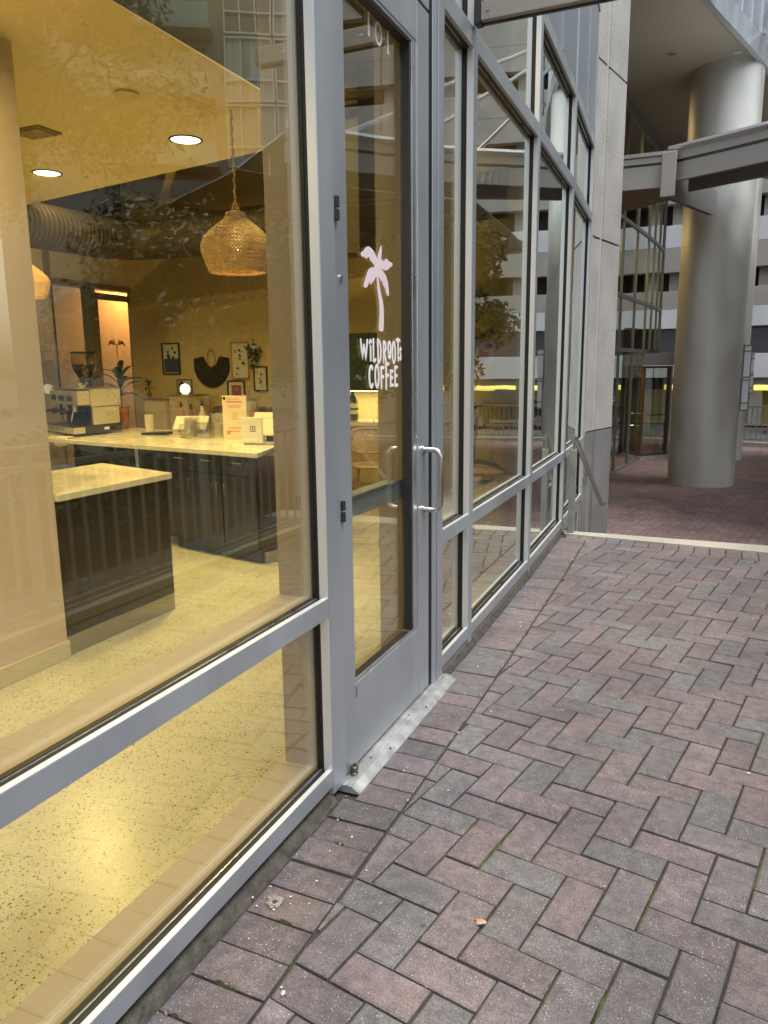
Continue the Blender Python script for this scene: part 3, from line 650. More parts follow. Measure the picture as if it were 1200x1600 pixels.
def vlight(x, y, z0, z1, w_, label):
    t = thing('banner_light', label, 'light fixture', (x,y,z0), 'vertical fixtures on the columns')
    b = B(); b.box(x-w_/2,x+w_/2,y-.03,y+.03,z0,z1); b.build('panel', WHITE, t, bevel=.004)
    b = B()
    for z in (z0-.03,z1-.005,(z0+z1)/2-.05,(z0+z1)/2,z0+.1,z1-.1): b.box(x-w_/2-.008,x+w_/2+.008,y-.035,y+.035,z,z+.022)
    b.box(x-w_/2-.05,x-w_/2-.001,y-.02,y+.02,z0-.02,z1+.03); b.build('bracket_frame', LOUV, t)
vlight(1.425,14.9,.52,1.62,.10,'white vertical banner light bracketed on the side of the nearest metal column')
vlight(1.655,19.0,.68,1.52,.06,'dark slim vertical fixture on the rear metal column')
# ------------------------------------------------------------------ upper storey, soffit, curved glass wall
def openchaikin(p, it=2):
    for _ in range(it):
        q = [p[0]]
        for a_, c_ in zip(p, p[1:]): q += [(a_[0]*.75+c_[0]*.25, a_[1]*.75+c_[1]*.25),(a_[0]*.25+c_[0]*.75, a_[1]*.25+c_[1]*.75)]
        p = q+[p[-1]]
    return p
E_ = openchaikin([(-.05,9.9),(.28,11.1),(.51,12.14),(.72,12.85),(.98,13.7),(1.29,14.78),(1.62,16.3),(1.85,18.2),(1.95,20.5),(1.8,23)],1)
us = thing('upper_storey', 'curved overhanging upper storey with dark render soffit and silver edge', 'building', (0,14,6.15))
b = B(); b.prism(E_+[(-7,23),(-7,9.6)], 6.15, 6.3); b.build('soffit', SOFF, us)
b = B(); off = .05
for (p, q) in zip(E_, E_[1:]):
    d = Vector((q[0]-p[0],q[1]-p[1],0)).normalized(); n = Vector((d.y,-d.x,0)); P = Vector((*p,0)); Q = Vector((*q,0))
    for (z0,z1,o0,o1) in ((6.10,6.42,-.02,.06),):
        a0, a1, c0, c1 = P+n*o0, Q+n*o0, P+n*o1, Q+n*o1
        b.add([(v.x,v.y,z) for z in (z0,z1) for v in (a0,a1,c1,c0)], [(0,1,2,3),(4,5,6,7),(0,1,5,4),(1,2,6,5),(2,3,7,6),(3,0,4,7)])
b.build('silver_edge', ALU, us)
for (p, q) in zip(E_, E_[1:]):
    P = Vector((*p,0)); Q = Vector((*q,0)); d = (Q-P).normalized(); n = Vector((d.y,-d.x,0)); m = (P+Q)/2
    for (A_, C_) in ((P,Q),):
        b = B(); 
        for z0, z1 in ((6.43,7.9),(7.94,9.4),(9.44,11.5)): b.add([(v.x,v.y,z) for z in (z0,z1) for v in (A_+d*.02,C_-d*.02,C_-d*.02-n*.05,A_+d*.02-n*.05)], [(0,1,2,3),(4,5,6,7),(0,1,5,4),(1,2,6,5),(2,3,7,6),(3,0,4,7)])
        b.build('wall_panel', PANEL, us)
        b = B(); b.add([(v.x,v.y,z) for z in (6.42,11.5) for v in (A_-d*.02,A_+d*.02,A_+d*.02+n*.04,A_-d*.02+n*.04)], [(0,1,2,3),(4,5,6,7),(0,1,5,4),(1,2,6,5),(2,3,7,6),(3,0,4,7)]); b.build('cover_strip', PALE_ALU, us)
b = B(); b.box(1.75,1.95,16.4,16.6,6.3,8.5); b.tube([(1.62,16,6.3),(2.0,15.6,6.6),(2.1,15.5,7.4)],.05,8); b.build('gutter_bracket', BEIGEM, us)
b = B(); b.prism([(-.2,9.6),(-.3,23),(-7,23),(-7,9.6)], 6.301, 12); b.build('core_wall', PANEL, us)
for (x, y, r, m_, lb) in ((-.027,13.85,.085,STEEL,'round recessed soffit light under the overhang left of the column'),):
    t = thing('soffit_light', lb, 'ceiling light', (x,y,6.13)); b = B(); n = 28
    vs = [(x+rr*math.cos(2*math.pi*k/n), y+rr*math.sin(2*math.pi*k/n), z) for rr, z in ((r,6.149),(r,6.138),(r*.72,6.138),(r*.72,6.1495)) for k in range(n)]
    b.add(vs, [(i*n+k,i*n+(k+1)%n,(i+1)*n+(k+1)%n,(i+1)*n+k) for i in range(3) for k in range(n)]); b.build('trim_ring', ALU_B, t, smooth=True)
    b = B(); b.lathe([(r*.7,0),(r*.5,-.004),(.001,-.006)],(x,y,6.1485),20); b.build('lens', mat('unlit_lens',(.10,.09,.08),.3), t, smooth=True)
b = B(); b.box(.87,.98,14.15,14.23,6.13,6.149); tag(b.build('soffit_vent', ALU_B), 'small pale rectangular plate on the soffit beside the column', 'plate')
# curved glass wall
CW = [(-1.25,13.2),(-1.02,14.6),(-.87,15.9),(-.74,17.2),(-.62,18.4)]
CW2 = [(-.62,18.4),(-.56,19.2),(-.50,19.9),(-.47,20.6),(-.50,21.3),(-.6,21.9)]
cw = thing('curved_glass_wall', 'curved glazed lobby wall with slim mullions behind the concrete pillar', 'glass wall', (-.9,16,-.857))
cwz = [(-.857,-.80),(1.58,1.66),(2.62,2.69),(4.05,4.12),(5.95,6.14)]
def cw_seg(P, Q, z0, z1, low):
    P = Vector((*P,0)); Q = Vector((*Q,0)); d = (Q-P).normalized(); n = Vector((d.y,-d.x,0)); L = (Q-P).length
    T = lambda p: P+d*p.y+n*p.x+Vector((0,0,p.z))
    b = B(T); b.box(-.012,-.004,.02,L-.02,z0+.02,z1); b.build('glass_pane', GLS3, cw)
    b = B(T); b.box(-.05,.02,-.02,.02,z0,z1); b.build('mullion', CWM, cw)
    b = B(T)
    for a_, c_ in cwz:
        if a_ >= z0-.01: b.box(-.03,.02,.022,L-.022,a_,c_)
    b.build('transom', CWM, cw)
CWM = mat('weathered_aluminium',(.26,.26,.25),.45,.6)
GLS3 = glass('lobby_glass',(.60,.60,.52),1.4,.15,.001)
for i, (P, Q) in enumerate(zip(CW, CW[1:])):
    M_ = ((P[0]+Q[0])/2,(P[1]+Q[1])/2); cw_seg(P, Q, -.857, 6.14, True)
for P, Q in zip(CW2, CW2[1:]): cw_seg(P, Q, 1.58, 6.14, False)
# lobby interior behind the glass
b = B(); b.prism([(-3.2,13),(-2.6,22),(-2.45,22),(-3.05,13)], -.857, 6.15); tag(b.build('lobby_wall', mat('lobby_wall_paint',(.44,.35,.23),.8,var=(.9,.35))), 'brown lobby wall seen through the curved glass', 'wall')
b = B(); b.prism([(-3.0,13.2),(-1.2,13.2),(-.7,18.4),(-.7,21.5),(-2.5,21.5)], 4.14, 4.2); b.prism([(-3.0,13.2),(-1.2,13.2),(-.7,18.4),(-2.7,18.4)], -.855, -.845); struct(b.build('lobby_floor', mat('lobby_floor',(.25,.2,.14),.5)))
LLAMP = mat('lobby_lamp_lens',(1,.8,.5),.5,emis=(1,.75,.4),es=4)
for (x, y, z, lb) in ((-1.75,15.6,4.13,'warm ceiling lamp in the lobby behind the curved glass, nearer one'),(-1.6,17.8,4.13,'warm ceiling lamp in the lobby behind the curved glass, farther one'),(-1.8,16.4,1.55+4.5,'warm ceiling lamp on the upper lobby level')):
    t = thing('lobby_lamp', lb, 'downlight', (x,y,z)); b = B(); b.lathe([(.09,0),(.09,-.02),(.07,-.022),(.001,-.022)],(x,y,z),20); b.build('lens', LLAMP, t, smooth=True)
    l = bpy.data.lights.new('lamp','AREA'); l.shape='DISK'; l.size=.16; l.energy=55; l.color=(1,.72,.4); o = bpy.data.objects.new('lamp', l); COL.objects.link(o); o.parent = t; o.location = (0,0,-.03)
# lobby entrance: revolving drum between a side door and the column
rd = thing('revolving_door', 'curved glass entrance with grey header and bronze frame beside the column', 'door', (-.35,18.8,-.857))
p0, p1 = Vector((-.60,18.45,0)), Vector((-.02,19.2,0)); d = (p1-p0).normalized(); n = Vector((d.y,-d.x,0)); Lr = (p1-p0).length
T = lambda p: p0+d*p.y+n*p.x+Vector((0,0,p.z))
b = B(T); b.box(-.2,.05,-.06,Lr+.05,1.30,1.58); b.build('header_panel', mat('header_grey',(.30,.31,.31),.4,.5), rd)
BRZ = mat('bronze_frame', (.12,.085,.05), .4, .5)
b = B(T); b.box(-.05,.02,0,.05,-.78,1.29); b.box(-.05,.02,Lr-.12,Lr-.07,-.78,1.29); b.box(-.05,.02,.05,Lr-.12,1.24,1.29); b.box(-.05,.02,.05,Lr-.12,-.78,-.71); b.build('frame', BRZ, rd)
b = B(T); b.box(-.06,.03,Lr-.069,Lr-.02,-.857,1.29); b.box(-.06,.06,-.05,Lr,-.857,-.785); b.build('aluminium_jamb', ALU, rd)
b = B(T); N = 10
for k in range(N):
    u0, u1 = k/N, (k+1)/N; c0, c1 = .035*math.sin(math.pi*u0)*2, .035*math.sin(math.pi*u1)*2; a0, a1 = .05+u0*(Lr-.17), .05+u1*(Lr-.17)
    b.add([(c0-.04,a0,-.71),(c1-.04,a1,-.71),(c1-.04,a1,1.24),(c0-.04,a0,1.24)], [(0,1,2,3)])
b.build('curved_pane', glass('door_drum_glass',(.5,.55,.48),1.8,.16,.001), rd, smooth=True)
b = B(T); b.box(-.03,-.0,.05,Lr-.12,.15,.18); b.build('push_bar', STEEL, rd)
# lobby side door pull
b = B(); b.tube([(-.66,17.85,.25),(-.56,17.86,.25),(-.56,17.86,-.02),(-.66,17.85,-.02)],.014,8); tag(b.build('lobby_pull_handle', STEEL, smooth=True), 'loop pull handle on the lobby side door behind the pillar', 'door handle')
# dark wall behind revolving door
b = B(); b.prism([(.02,19.3),(.22,19.55),(.1,22.3),(-.1,22.3)], -.857, 2.2); tag(b.build('dark_wall_return', DARK), 'dark wall return between revolving entrance and the metal column', 'wall')
# ------------------------------------------------------------------ canopy
CP = [(-2.2,12.05),(.17,12.1),(1.35,11.5),(2.42,10.75),(3.3,9.9),(4.1,8.8)]
cn = thing('steel_canopy', 'beige steel canopy with silver gutter edge crossing in front of the metal column', 'canopy', (.17,12.1,4.0))
def sweep(prof, path, name, m, smooth=False):
    b = B(); P = [Vector((*p,0)) for p in path]; rings = []
    for i, p in enumerate(P):
        d = ((P[min(i+1,len(P)-1)]-p).normalized() if i < len(P)-1 else Vector((0,0,0)))+((p-P[i-1]).normalized() if i > 0 else Vector((0,0,0)))
        d.normalize(); n = Vector((d.y,-d.x,0)); rings.append([(p.x+n.x*o, p.y+n.y*o, z) for o, z in prof])
    k = len(prof); vs = [v for r in rings for v in r]
    fs = [(i*k+j, i*k+(j+1)%k, (i+1)*k+(j+1)%k, (i+1)*k+j) for i in range(len(P)-1) for j in range(k)]+[tuple(range(k))[::-1], tuple(range((len(P)-1)*k, len(P)*k))]
    b.add(vs, fs); return b.build(name, m, cn, smooth)
right = openchaikin(CP[1:])
GUT = mat('satin_gutter',(.55,.57,.60),.35,.6)
sweep([(.03,4.25),(.09,4.25),(.11,4.28),(.09,4.32),(.03,4.33)], right, 'gutter_edge', GUT)
sweep([(0,4.13),(.05,4.13),(.05,4.245),(0,4.245)], right, 'upper_web', BEIGEM)
sweep([(-.02,4.105),(.03,4.105),(.03,4.125),(-.02,4.125)], right, 'shadow_gap', HING)
sweep([(-.05,3.86),(.02,3.86),(.02,4.10),(-.05,4.10)], right, 'lower_web', BEIGEM)
sweep([(-.55,3.80),(-.50,3.80),(-.50,4.08),(-.55,4.08)], right, 'inner_beam', mat('dark_grey_steel',(.20,.20,.20),.55,.2))
left = CP[:2]
sweep([(0,4.22),(.07,4.22),(.07,4.27),(0,4.27)], left, 'gutter_edge', BEIGEM)
sweep([(0,4.13),(.04,4.13),(.04,4.21),(0,4.21)], left, 'upper_web', BEIGEM)
sweep([(-.02,4.105),(.02,4.105),(.02,4.125),(-.02,4.125)], left, 'shadow_gap', HING)
sweep([(-.05,3.80),(.02,3.80),(.02,4.10),(-.05,4.10)], left, 'lower_web', BEIGEM)
b = B(); b.prism([(-2.2,12.15),(.12,12.2),(.1,14.4),(-.95,15.2),(-2.2,15)], 4.06, 4.2); b.build('solid_roof', SOFF, cn)
b = B(); b.prism([(.25,12.15),(1.38,11.58),(2.45,10.83),(3.35,9.96),(4.15,8.85),(5.6,10.0),(4.4,12.2),(2.9,13.6),(1.5,14.3)], 4.215, 4.235)
b.build('glass_roof', mat('frosted_roof_glass',(.70,.74,.74),.5), cn)
b = B(); b.prism([(2.75,13.9),(4.42,12.25),(5.65,10.05),(10,12.5),(9,20.5),(2.9,20.5)], 4.215, 4.235); b.build('far_glass_roof', mat('grey_roof_glass',(.34,.36,.34),.5), cn)
for k, yy in enumerate((12.6,13.0,14.6,15.6,17.6,19.6)):
    b = B(); b.tube([(max(2.95,4.3-(yy-12)*.8),yy,4.17),(9.3,yy-.6,4.17)],.035,6); b.build('roof_purlin', PALE_ALU, cn)
b = B(); b.tube([(5.8,12.4,4.12),(5.2,19.8,4.12)],.09,8); b.build('roof_beam', BEIGEM, cn)
for k in range(7):
    b = B(); a_ = Vector((.62+k*.57, 12.42-k*.50, 4.17)); c_ = a_+Vector((.55,1.2,0)); b.tube([a_,c_],.03,6); b.build('roof_rib', BEIGEM, cn)
# knee bracket
b = B()
k0 = Vector((.13,11.98,0)); kd = Vector((.62,2.4,0)).normalized(); kn = Vector((kd.y,-kd.x,0)); KL = 2.36
prof = [(0,4.12),(0,3.60),(.10,3.575),(KL*.97,3.10+.45),(KL,3.60),(KL,4.0),(.5,4.06)]
prof = [(0,4.10),(0,3.66),(.08,3.64),(KL*.96,3.72),(KL,3.78),(KL,4.1)]
n = len(prof)
for o in (0,):
    b.add([k0+kd*s+kn*(-.04)+Vector((0,0,z)) for s,z in prof]+[k0+kd*s+kn*(.04)+Vector((0,0,z)) for s,z in prof], [tuple(range(n))[::-1],tuple(range(n,2*n))]+[(i,(i+1)%n,n+(i+1)%n,n+i) for i in range(n)])
b.build('cantilever_bracket', mat('bracket_grey',(.20,.20,.20),.5,.2), cn)
b = B(); b.obox((.16,11.93,3.93),(.20,.05,.60),-.1); b.build('knee_plate', BEIGEM, cn, bevel=.015)
b = B(); 
for (a_, c_) in (((2.0,11.1,4.3),(1.25,14.7,6.6)),((2.9,10.4,4.3),(1.35,14.9,6.9)),((3.7,9.5,4.3),(1.4,15.2,7.2))): b.tube([a_,c_],.03,8)
b.build('tension_rod', STEEL, cn, smooth=True)
# ------------------------------------------------------------------ parking garage across
gp = thing('parking_garage', 'pale parking garage with stacked panel bands, dark gaps and grey louvres across the street', 'building', (5,30,-.85))
GN = gv; G0 = Vector((0,30.2,0))
TG = lambda p: G0+gu*p.x+gv*p.y+Vector((0,0,p.z))
X0, X1 = -14, 14.6
b = B(TG); b.box(X0,X1,.9,14,-.85,17); b.build('inner_wall', DARK, gp)
bands = [(.85,1.68,PWHT),(2.62,3.30,PWHT),(3.305,3.94,PCON),(4.60,5.45,PCON),(5.455,6.22,PWHT)]
z = 6.95
while z < 16: bands += [(z,z+.85,PCON),(z+.855,z+1.70,PCON)]; z += 2.36
def seam(m_in, z0, z1, nm='spandrel_panel'):
    n = 9; w_ = (X1-X0)/n
    b = B(TG)
    for k in range(n): b.box(X0+k*w_+.012,X0+(k+1)*w_-.012,-.12,.25,z0,z1)
    b.build(nm, m_in, gp, bevel=.01)
for z0, z1, m_ in bands: seam(m_, z0, z1)
b = B(TG)
for k in range(15): b.add([(X0,-.06,1.70+k*.062),(X1,-.06,1.70+k*.062),(X1,.02,1.745+k*.062),(X0,.02,1.745+k*.062)], [(0,1,2,3)])
b.box(X0,X1,.05,.1,1.69,2.62)
b.build('louvres', LOUV, gp)
b = B(TG); b.box(X0,X1,-.1,.8,16.8,17.2); b.build('parapet', PCON, gp)
for k in range(10):
    b = B(TG); b.box(X0+1+k*3.0,X0+1.4+k*3.0,.3,.7,-.85,17); b.build('pier', PCON, gp)
b = B(TG); b.box(X0,X1,.35,.87,-.85,-.80); b.box(X0,X1,.84,.88,-.8,.40); b.build('lit_back_wall', mat('garage_wall_yellow_light',(.42,.33,.14),.8,var=(.8,.4)), gp)  # yellow lamp light put into the back wall colour
YL = mat('yellow_tube_light',(1,.85,.25),.5,emis=(1,.80,.18),es=.5)
for k in range(9):
    x = X0+1.8+k*3.05
    if k not in (4,5,6,7): continue
    t = thing('tube_light', 'long yellow tube light under the garage edge, number in the row hidden from each other', 'light fixture', tuple(TG(Vector((x,.1,.5)))), 'yellow tube lights in the garage')
    t['label'] = ['yellow tube light in the garage directly above the dark parked car','yellow tube light in the garage, the next one right of the parked car','yellow tube light in the garage, seen in the window reflections only','rightmost yellow tube light in the garage'][k-4]
    b = B(TG); b.tube([(x-.9,.1,.5),(x+.9,.1,.5)],.10,10); b.build('tube', YL, t, smooth=True)
    b = B(TG); b.box(x-.9,x+.9,.06,.14,.62,.84); b.build('housing', LOUV, t)
# fence on the far side of the plaza
ft = thing('plaza_fence', 'metal picket fence along the far edge of the brick plaza', 'fence', (1.5,23,-.85))
TF = lambda p: Vector((0,23.2,0))+gu*p.x+gv*p.y+Vector((0,0,p.z))
b = B(TF); b.box(-1,9,-.03,.03,.15,.20); b.box(-1,9,-.02,.02,-.72,-.68); b.build('rail', BEIGEM2, ft)
for k in range(76):
    b = B(TF); x = -1+k*.132
    if k%15 == 0: b.box(x-.03,x+.03,-.03,.03,-.85,.26)
    else: b.box(x-.011,x+.011,-.011,.011,-.679,.149)
    b.build('post' if k%15 == 0 else 'picket', BEIGEM2, ft)
b = B(TF); b.box(-1.2,9.2,-.1,.1,-.86,-.78); tag(b.build('fence_kerb', KERB), 'pale kerb stone under the picket fence across the plaza', 'kerb')
# parked car behind the fence
def car(cx, cy_, ang, label):
    t = thing('parked_car', label, 'car', (cx,cy_,-.9)); Rm = Matrix.Rotation(ang,3,'Z')
    T = lambda p: Vector((cx,cy_,-.9))+Rm@Vector((p.x,p.y,p.z))
    prof = [(-2.1,.35),(-2.15,.62),(-2.05,.86),(-1.3,.96),(-.75,1.38),(.75,1.42),(1.45,1.02),(2.1,.92),(2.15,.6),(2.05,.32)]
    b = B(T); secs = [(-.86,.0),(-.78,.04),(.78,.04),(.86,.0)]; n = len(prof); vs = []
    for yy, g in ((-.80,1),(-.86,.98),(.86,.98),(.80,1)):
        for x, z in prof: vs.append((x, yy*(.82 if z > 1.1 else 1), z))
    fs = [(i*n+j, i*n+(j+1)%n, (i+1)*n+(j+1)%n, (i+1)*n+j) for i in range(3) for j in range(n)]+[tuple(range(n))[::-1], tuple(range(3*n,4*n))]
    b.add(vs, fs); b.build('body', mat('dark_car_paint',(.012,.013,.016),.2,.3,coat=1), t, bevel=.04)
    for s in (-1,1):
        b = B(T); b.add([(-1.18,s*.83,1.0),(-.68,s*.722,1.33),(.72,s*.722,1.36),(1.32,s*.83,1.03)], [(0,1,2,3)]); b.build('side_window', BLACKP, t)
        for x in (-1.32,1.32):
            b = B(T); b.tube([(x,s*.70,.32),(x,s*.88,.32)],.32,24); w_ = b.build('wheel', BLACKP, t, smooth=True)
            b = B(T); b.tube([(x,s*.881,.32),(x,s*.89,.32)],.19,16); b.build('rim', STEEL, w_)
    b = B(T); b.add([(-1.28,-.7,1.0),(-1.28,.7,1.0),(-.78,.6,1.385),(-.78,-.6,1.385)], [(0,1,2,3)]); b.build('windscreen', BLACKP, t)
    for s in (-.55,.55):
        b = B(T); b.obox((-2.14,s,.66),(.06,.3,.12)); b.build('headlight', ALU_B, t, bevel=.02)
car(4.75,27.6,-.18,'dark parked car nose behind the picket fence under the garage')
# ------------------------------------------------------------------ tower block behind (seen in the glass)
def tower():
    P0 = Vector((20,38,-.9)); ang = math.radians(-31); Rm = Matrix.Rotation(ang,3,'Z')
    T = lambda p: P0+Rm@Vector((p.x,p.y,p.z))
    t = thing('tower_block', 'tall pale apartment tower with green windows and balconies, reflected in the shop glass', 'building', tuple(P0))
    b = B(T); b.box(-11.5,16,.5,14,0,62); b.build('wall', PCON, t)
    W = .0
    fr_ = mat('white_window_frame',(.8,.82,.8),.4); cur = mat('pale_curtain',(.60,.64,.56),.9,var=(3,.35),stretch=(1,1,.05))
    base = None
    for r in range(14):
        for c in range(6):
            x0 = -11.4+c*2.6; z0 = .6+r*3.25+9; x1 = x0+2.5
            b = B(T)
            for xx in (x0, x0+.8, x0+1.65, x1-.06): b.box(xx,xx+.07,.22,.42,z0,z0+3.1)
            for zz in (z0, z0+1.0, z0+3.04): b.box(x0,x1,.2,.4,zz,zz+.08)
            w_ = b.build('window', fr_, t)
            b = B(T); b.box(x0+.02,x1-.02,.44,.47,z0,z0+3.1); b.build('pane', [GLS2b,GLS2c,cur][(r*7+c*5+c//2)%3], w_)
        b = B(T); b.box(4.6,10.5,-1.1,.5,9.3+r*3.25,9.52+r*3.25); bl = b.build('balcony', PCON, t)
        b = B(T); b.box(4.7,10.4,-1.08,-1.04,9.53+r*3.25,10.5+r*3.25); b.build('balustrade', GLS2c, bl)
        b = B(T); b.box(5,9.8,.44,.499,9.6+r*3.25,12.2+r*3.25); b.build('balcony_window', GLS2b, bl)
    return t
GLS2b = mat('green_window', (.10,.15,.13), .08, .0, spec=1); GLS2c = mat('pale_green_window', (.26,.38,.32), .12, 0, spec=1)
tower()
# ------------------------------------------------------------------ trees
def tree(name, label, cat, x, y, z0, crown_c, crown_r, nl, leaf, lm, group, trunk_r=.14):
    t = thing(name, label, cat, (x,y,z0), group); rnd = random.Random(int(x*100+y)); b = B(); cc = Vector(crown_c)
    top = Vector((x,y,z0)).lerp(cc,.8); b.tube([(x,y,z0),(x+.05,y,z0+(top.z-z0)*.5),top],[trunk_r,trunk_r*.75,trunk_r*.4],10)
    tips = []
    for k in range(26):
        th = rnd.uniform(0,6.28); ph = rnd.uniform(-.5,1.2); rr = rnd.uniform(.6,.95)
        tip = cc+Vector((crown_r[0]*rr*math.cos(th)*math.cos(ph), crown_r[1]*rr*math.sin(th)*math.cos(ph), crown_r[2]*rr*math.sin(ph)))
        s = Vector((x,y,z0)).lerp(cc, rnd.uniform(.35,.8)); mid = s.lerp(tip,.5)+Vector((0,0,.15)); b.tube([s,mid,tip],[trunk_r*.3,trunk_r*.16,.01],5); tips += [tip,mid]
    b.build('trunk', BARK, t, smooth=True)
    cl = [(tp+Vector((rnd.gauss(0,.2),rnd.gauss(0,.2),rnd.gauss(0,.15))), rnd.uniform(.28,.62)) for tp in tips for _ in range(3)]
    cl = [(c+ (cc-c)*.05, r*crown_r[0]/2.2) for c, r in cl]
    b = B()
    for _ in range(nl):
        c, r = rnd.choice(cl); d = Vector((rnd.gauss(0,1),rnd.gauss(0,1),rnd.gauss(0,.7))); d.normalize()
        p = c+d*r*(rnd.random()**.45); n = (d+Vector((rnd.gauss(0,.7),rnd.gauss(0,.7),rnd.gauss(0,.7)+.5))).normalized()
        a_ = n.orthogonal().normalized(); a_.rotate(Matrix.Rotation(rnd.uniform(0,6.28),3,n)); c2 = n.cross(a_); s = leaf*rnd.uniform(.6,1.3)
        b.add([p-a_*s, p+c2*s*.42, p+a_*s, p-c2*s*.42], [(0,1,2,3)])
    b.build('crown', lm, t)
tree('street_tree','leafy tree beyond the terrace railing whose crown reflects in the big left window','tree',6.4,5.2,-.03,(5.9,5.0,5.0),(2.7,3.0,3.3),100000,.052,LEAF,'trees around the terrace')
tree('street_tree','leafy tree behind the camera side of the terrace railing','tree',6.4,.8,-.03,(5.8,.6,5.0),(2.6,2.8,2.6),30000,.08,LEAF,'trees around the terrace')
tree('street_tree','dense tree on the lower plaza reflected low in the left window behind the counter','tree',7.4,11.6,-.85,(7.2,11.4,2.3),(2.9,2.6,2.0),60000,.08,LEAF2,'trees around the terrace')
tree('street_tree','small bushy tree on the lower plaza reflected low in the windows right of the door','tree',4.4,14.2,-.85,(4.5,14.8,2.3),(2.3,2.0,2.0),60000,.085,LEAF2,'trees around the terrace')
tree('street_tree','bushy tree by the plaza fence reflected between window mullions','tree',8.2,18,-.85,(8.0,18,2.6),(3.4,2.6,2.6),60000,.10,LEAF2,'trees around the terrace')
tree('street_tree','tall tree behind the others reflected at the far left edge of the big window','tree',12.5,7,-.85,(12.5,7,5.5),(4.5,4.5,5),26000,.10,LEAF,'trees around the terrace')
for k, (yy, h) in enumerate(((-.2,.8),(1.2,.9),(2.6,.75),(4.0,.9),(5.2,.8))):
    tree('shrub',['low rounded shrub behind the terrace railing, nearest to the street end','low rounded shrub behind the railing, opposite the left window','low shrub behind the railing, opposite the cafe door','low shrub behind the railing, opposite the narrow sidelight','low shrub behind the railing, next to the steps'][k],'shrub',3.2,yy,-.03,(3.2,yy,.35),(.55,.7,h*.5),3500,.04,LEAF2,'shrubs behind the terrace railing',.03)
# ================================================================== cafe interior
b = B(); b.add([(-6.6,-1.6,0),(-.052,-1.6,0),(-.052,2.86,0),(-.09,4.6,0),(-.13,5.95,0),(-.21,7.33,0),(-.24,7.6,0),(-6.6,7.6,0)],[tuple(range(8))]); struct(b.build('cafe_floor', TERR))
b = B(); b.prism([(-5.7,-1.6),(-1.08,-1.6),(-1.08,4.08),(-1.62,4.19),(-3.73,4.58),(-5.7,4.95)], 2.6, 2.606); struct(b.build('cafe_soffit_ceiling', CEIL))
b = B(); b.prism([(-5.7,4.955),(-5.7,4.80),(-3.73,4.44),(-1.62,4.05),(-1.22,3.96),(-1.22,-1.6),(-1.081,-1.6),(-1.081,4.07),(-1.62,4.185),(-3.73,4.575)], 2.6065, 3.58); struct(b.build('cafe_bulkhead', mat('dark_bulkhead',(.028,.026,.018),.8)))
b = B(); b.box(-7,-.17,-1.7,7.7,3.6,3.7); struct(b.build('cafe_upper_ceiling', DKCEIL))
def wallbox(name, label, x0,x1,y0,y1,z0,z1,m):
    b = B(); b.box(x0,x1,y0,y1,z0,z1); o = b.build(name, m); return tag(o, label, 'wall')
wp = thing('partition_wall','plain beige partition wall with pale baseboard at the far left inside the cafe','wall',(-1.75,2.4,0))
b = B(); b.box(-1.86,-1.68,-1.6,2.44,0,2.598); b.build('wall_face', WALLC, wp)
b = B(); b.box(-1.6795,-1.667,-1.6,2.443,.001,.085); b.build('baseboard', mat('pale_baseboard',(.62,.55,.36),.45), wp, bevel=.002)
wallbox('cafe_far_wall','ochre far wall of the cafe where the framed pictures hang',-5.699,-.17,7.5,7.62,0,3.6,FARW)
wallbox('cafe_back_wall','wall pier of the cafe beside the lobby door, left of the pictures',-5.82,-5.7,7.62-.0,7.9,0,3.6,FARW)
wallbox('cafe_near_wall','cafe end wall behind the big window, out of view',-6.6,-.17,-1.72,-1.6,0,3.6,WALLC)
# lobby side glazing in the wall at x = -5.7
lg = thing('lobby_glazing','inner glazed screen with a glass door and lit panel above, left behind the espresso machine','glass screen',(-5.7,6.5,0))
FRM = mat('ochre_metal_frame',(.30,.23,.12),.45,.3)
b = B(); b.box(-5.78,-5.64,3.0,7.62,2.24,2.30); b.box(-5.78,-5.64,6.82,6.90,0,2.24); b.box(-5.78,-5.64,7.60,7.72,0,3.6); b.box(-5.78,-5.66,6.25,6.30,2.30,3.6); b.build('frame', FRM, lg)
b = B(); b.box(-5.74,-5.68,6.905,6.975,.02,2.20); b.box(-5.74,-5.68,7.53,7.595,.02,2.20); b.box(-5.74,-5.68,6.975,7.53,2.13,2.20); b.box(-5.74,-5.68,6.975,7.53,.02,.15); b.build('door_frame', FRM, lg)
b = B(); b.box(-5.715,-5.705,6.975,7.53,.15,2.13); dpn = b.build('door_pane', GLS, lg)
b = B(); b.box(-5.715,-5.705,3.0,6.82,0,2.24); b.build('screen_pane', GLS, lg)
b = B(); b.box(-5.76,-5.70,6.305,7.60,2.305,2.70); b.box(-5.76,-5.70,3.0,6.245,2.305,2.70); b.build('upper_panel', CEIL, lg)
b = B(); b.box(-5.80,-5.70,3.0,7.6,2.705,3.6); b.build('upper_wall', DKCEIL, lg)
b = B(); b.box(-5.70,-5.66,7.535,7.55,.15,2.1); b.build('frame_edge', mat('warm_edge',(.7,.45,.2),.4), lg)
b = B(); 
for k in range(7):
    a_ = math.radians(18+k*24); p = Vector((-5.700,7.25,1.62)); q = p+Vector((0,.12*math.cos(a_),.05*math.sin(a_)+.01)); r_ = p+Vector((0,.17*math.cos(a_),.02*math.sin(a_)-.04)); b.add([p+Vector((0,0,-.012)),q+Vector((0,0,.015)),r_,q-Vector((0,0,.022))],[(0,1,2,3)])
b.box(-5.7015,-5.6995,7.243,7.257,1.45,1.61); b.build('palm_decal', mat('orange_decal',(.8,.42,.15),.6), dpn)
b = B(); b.box(-7.6,-7.5,4.0,9.5,0,3.2); tag(b.build('lobby_back_wall', mat('lobby_grey',(.16,.18,.20),.5,var=(.7,.7))), 'dark mottled lobby wall seen through the inner glass screen', 'wall')
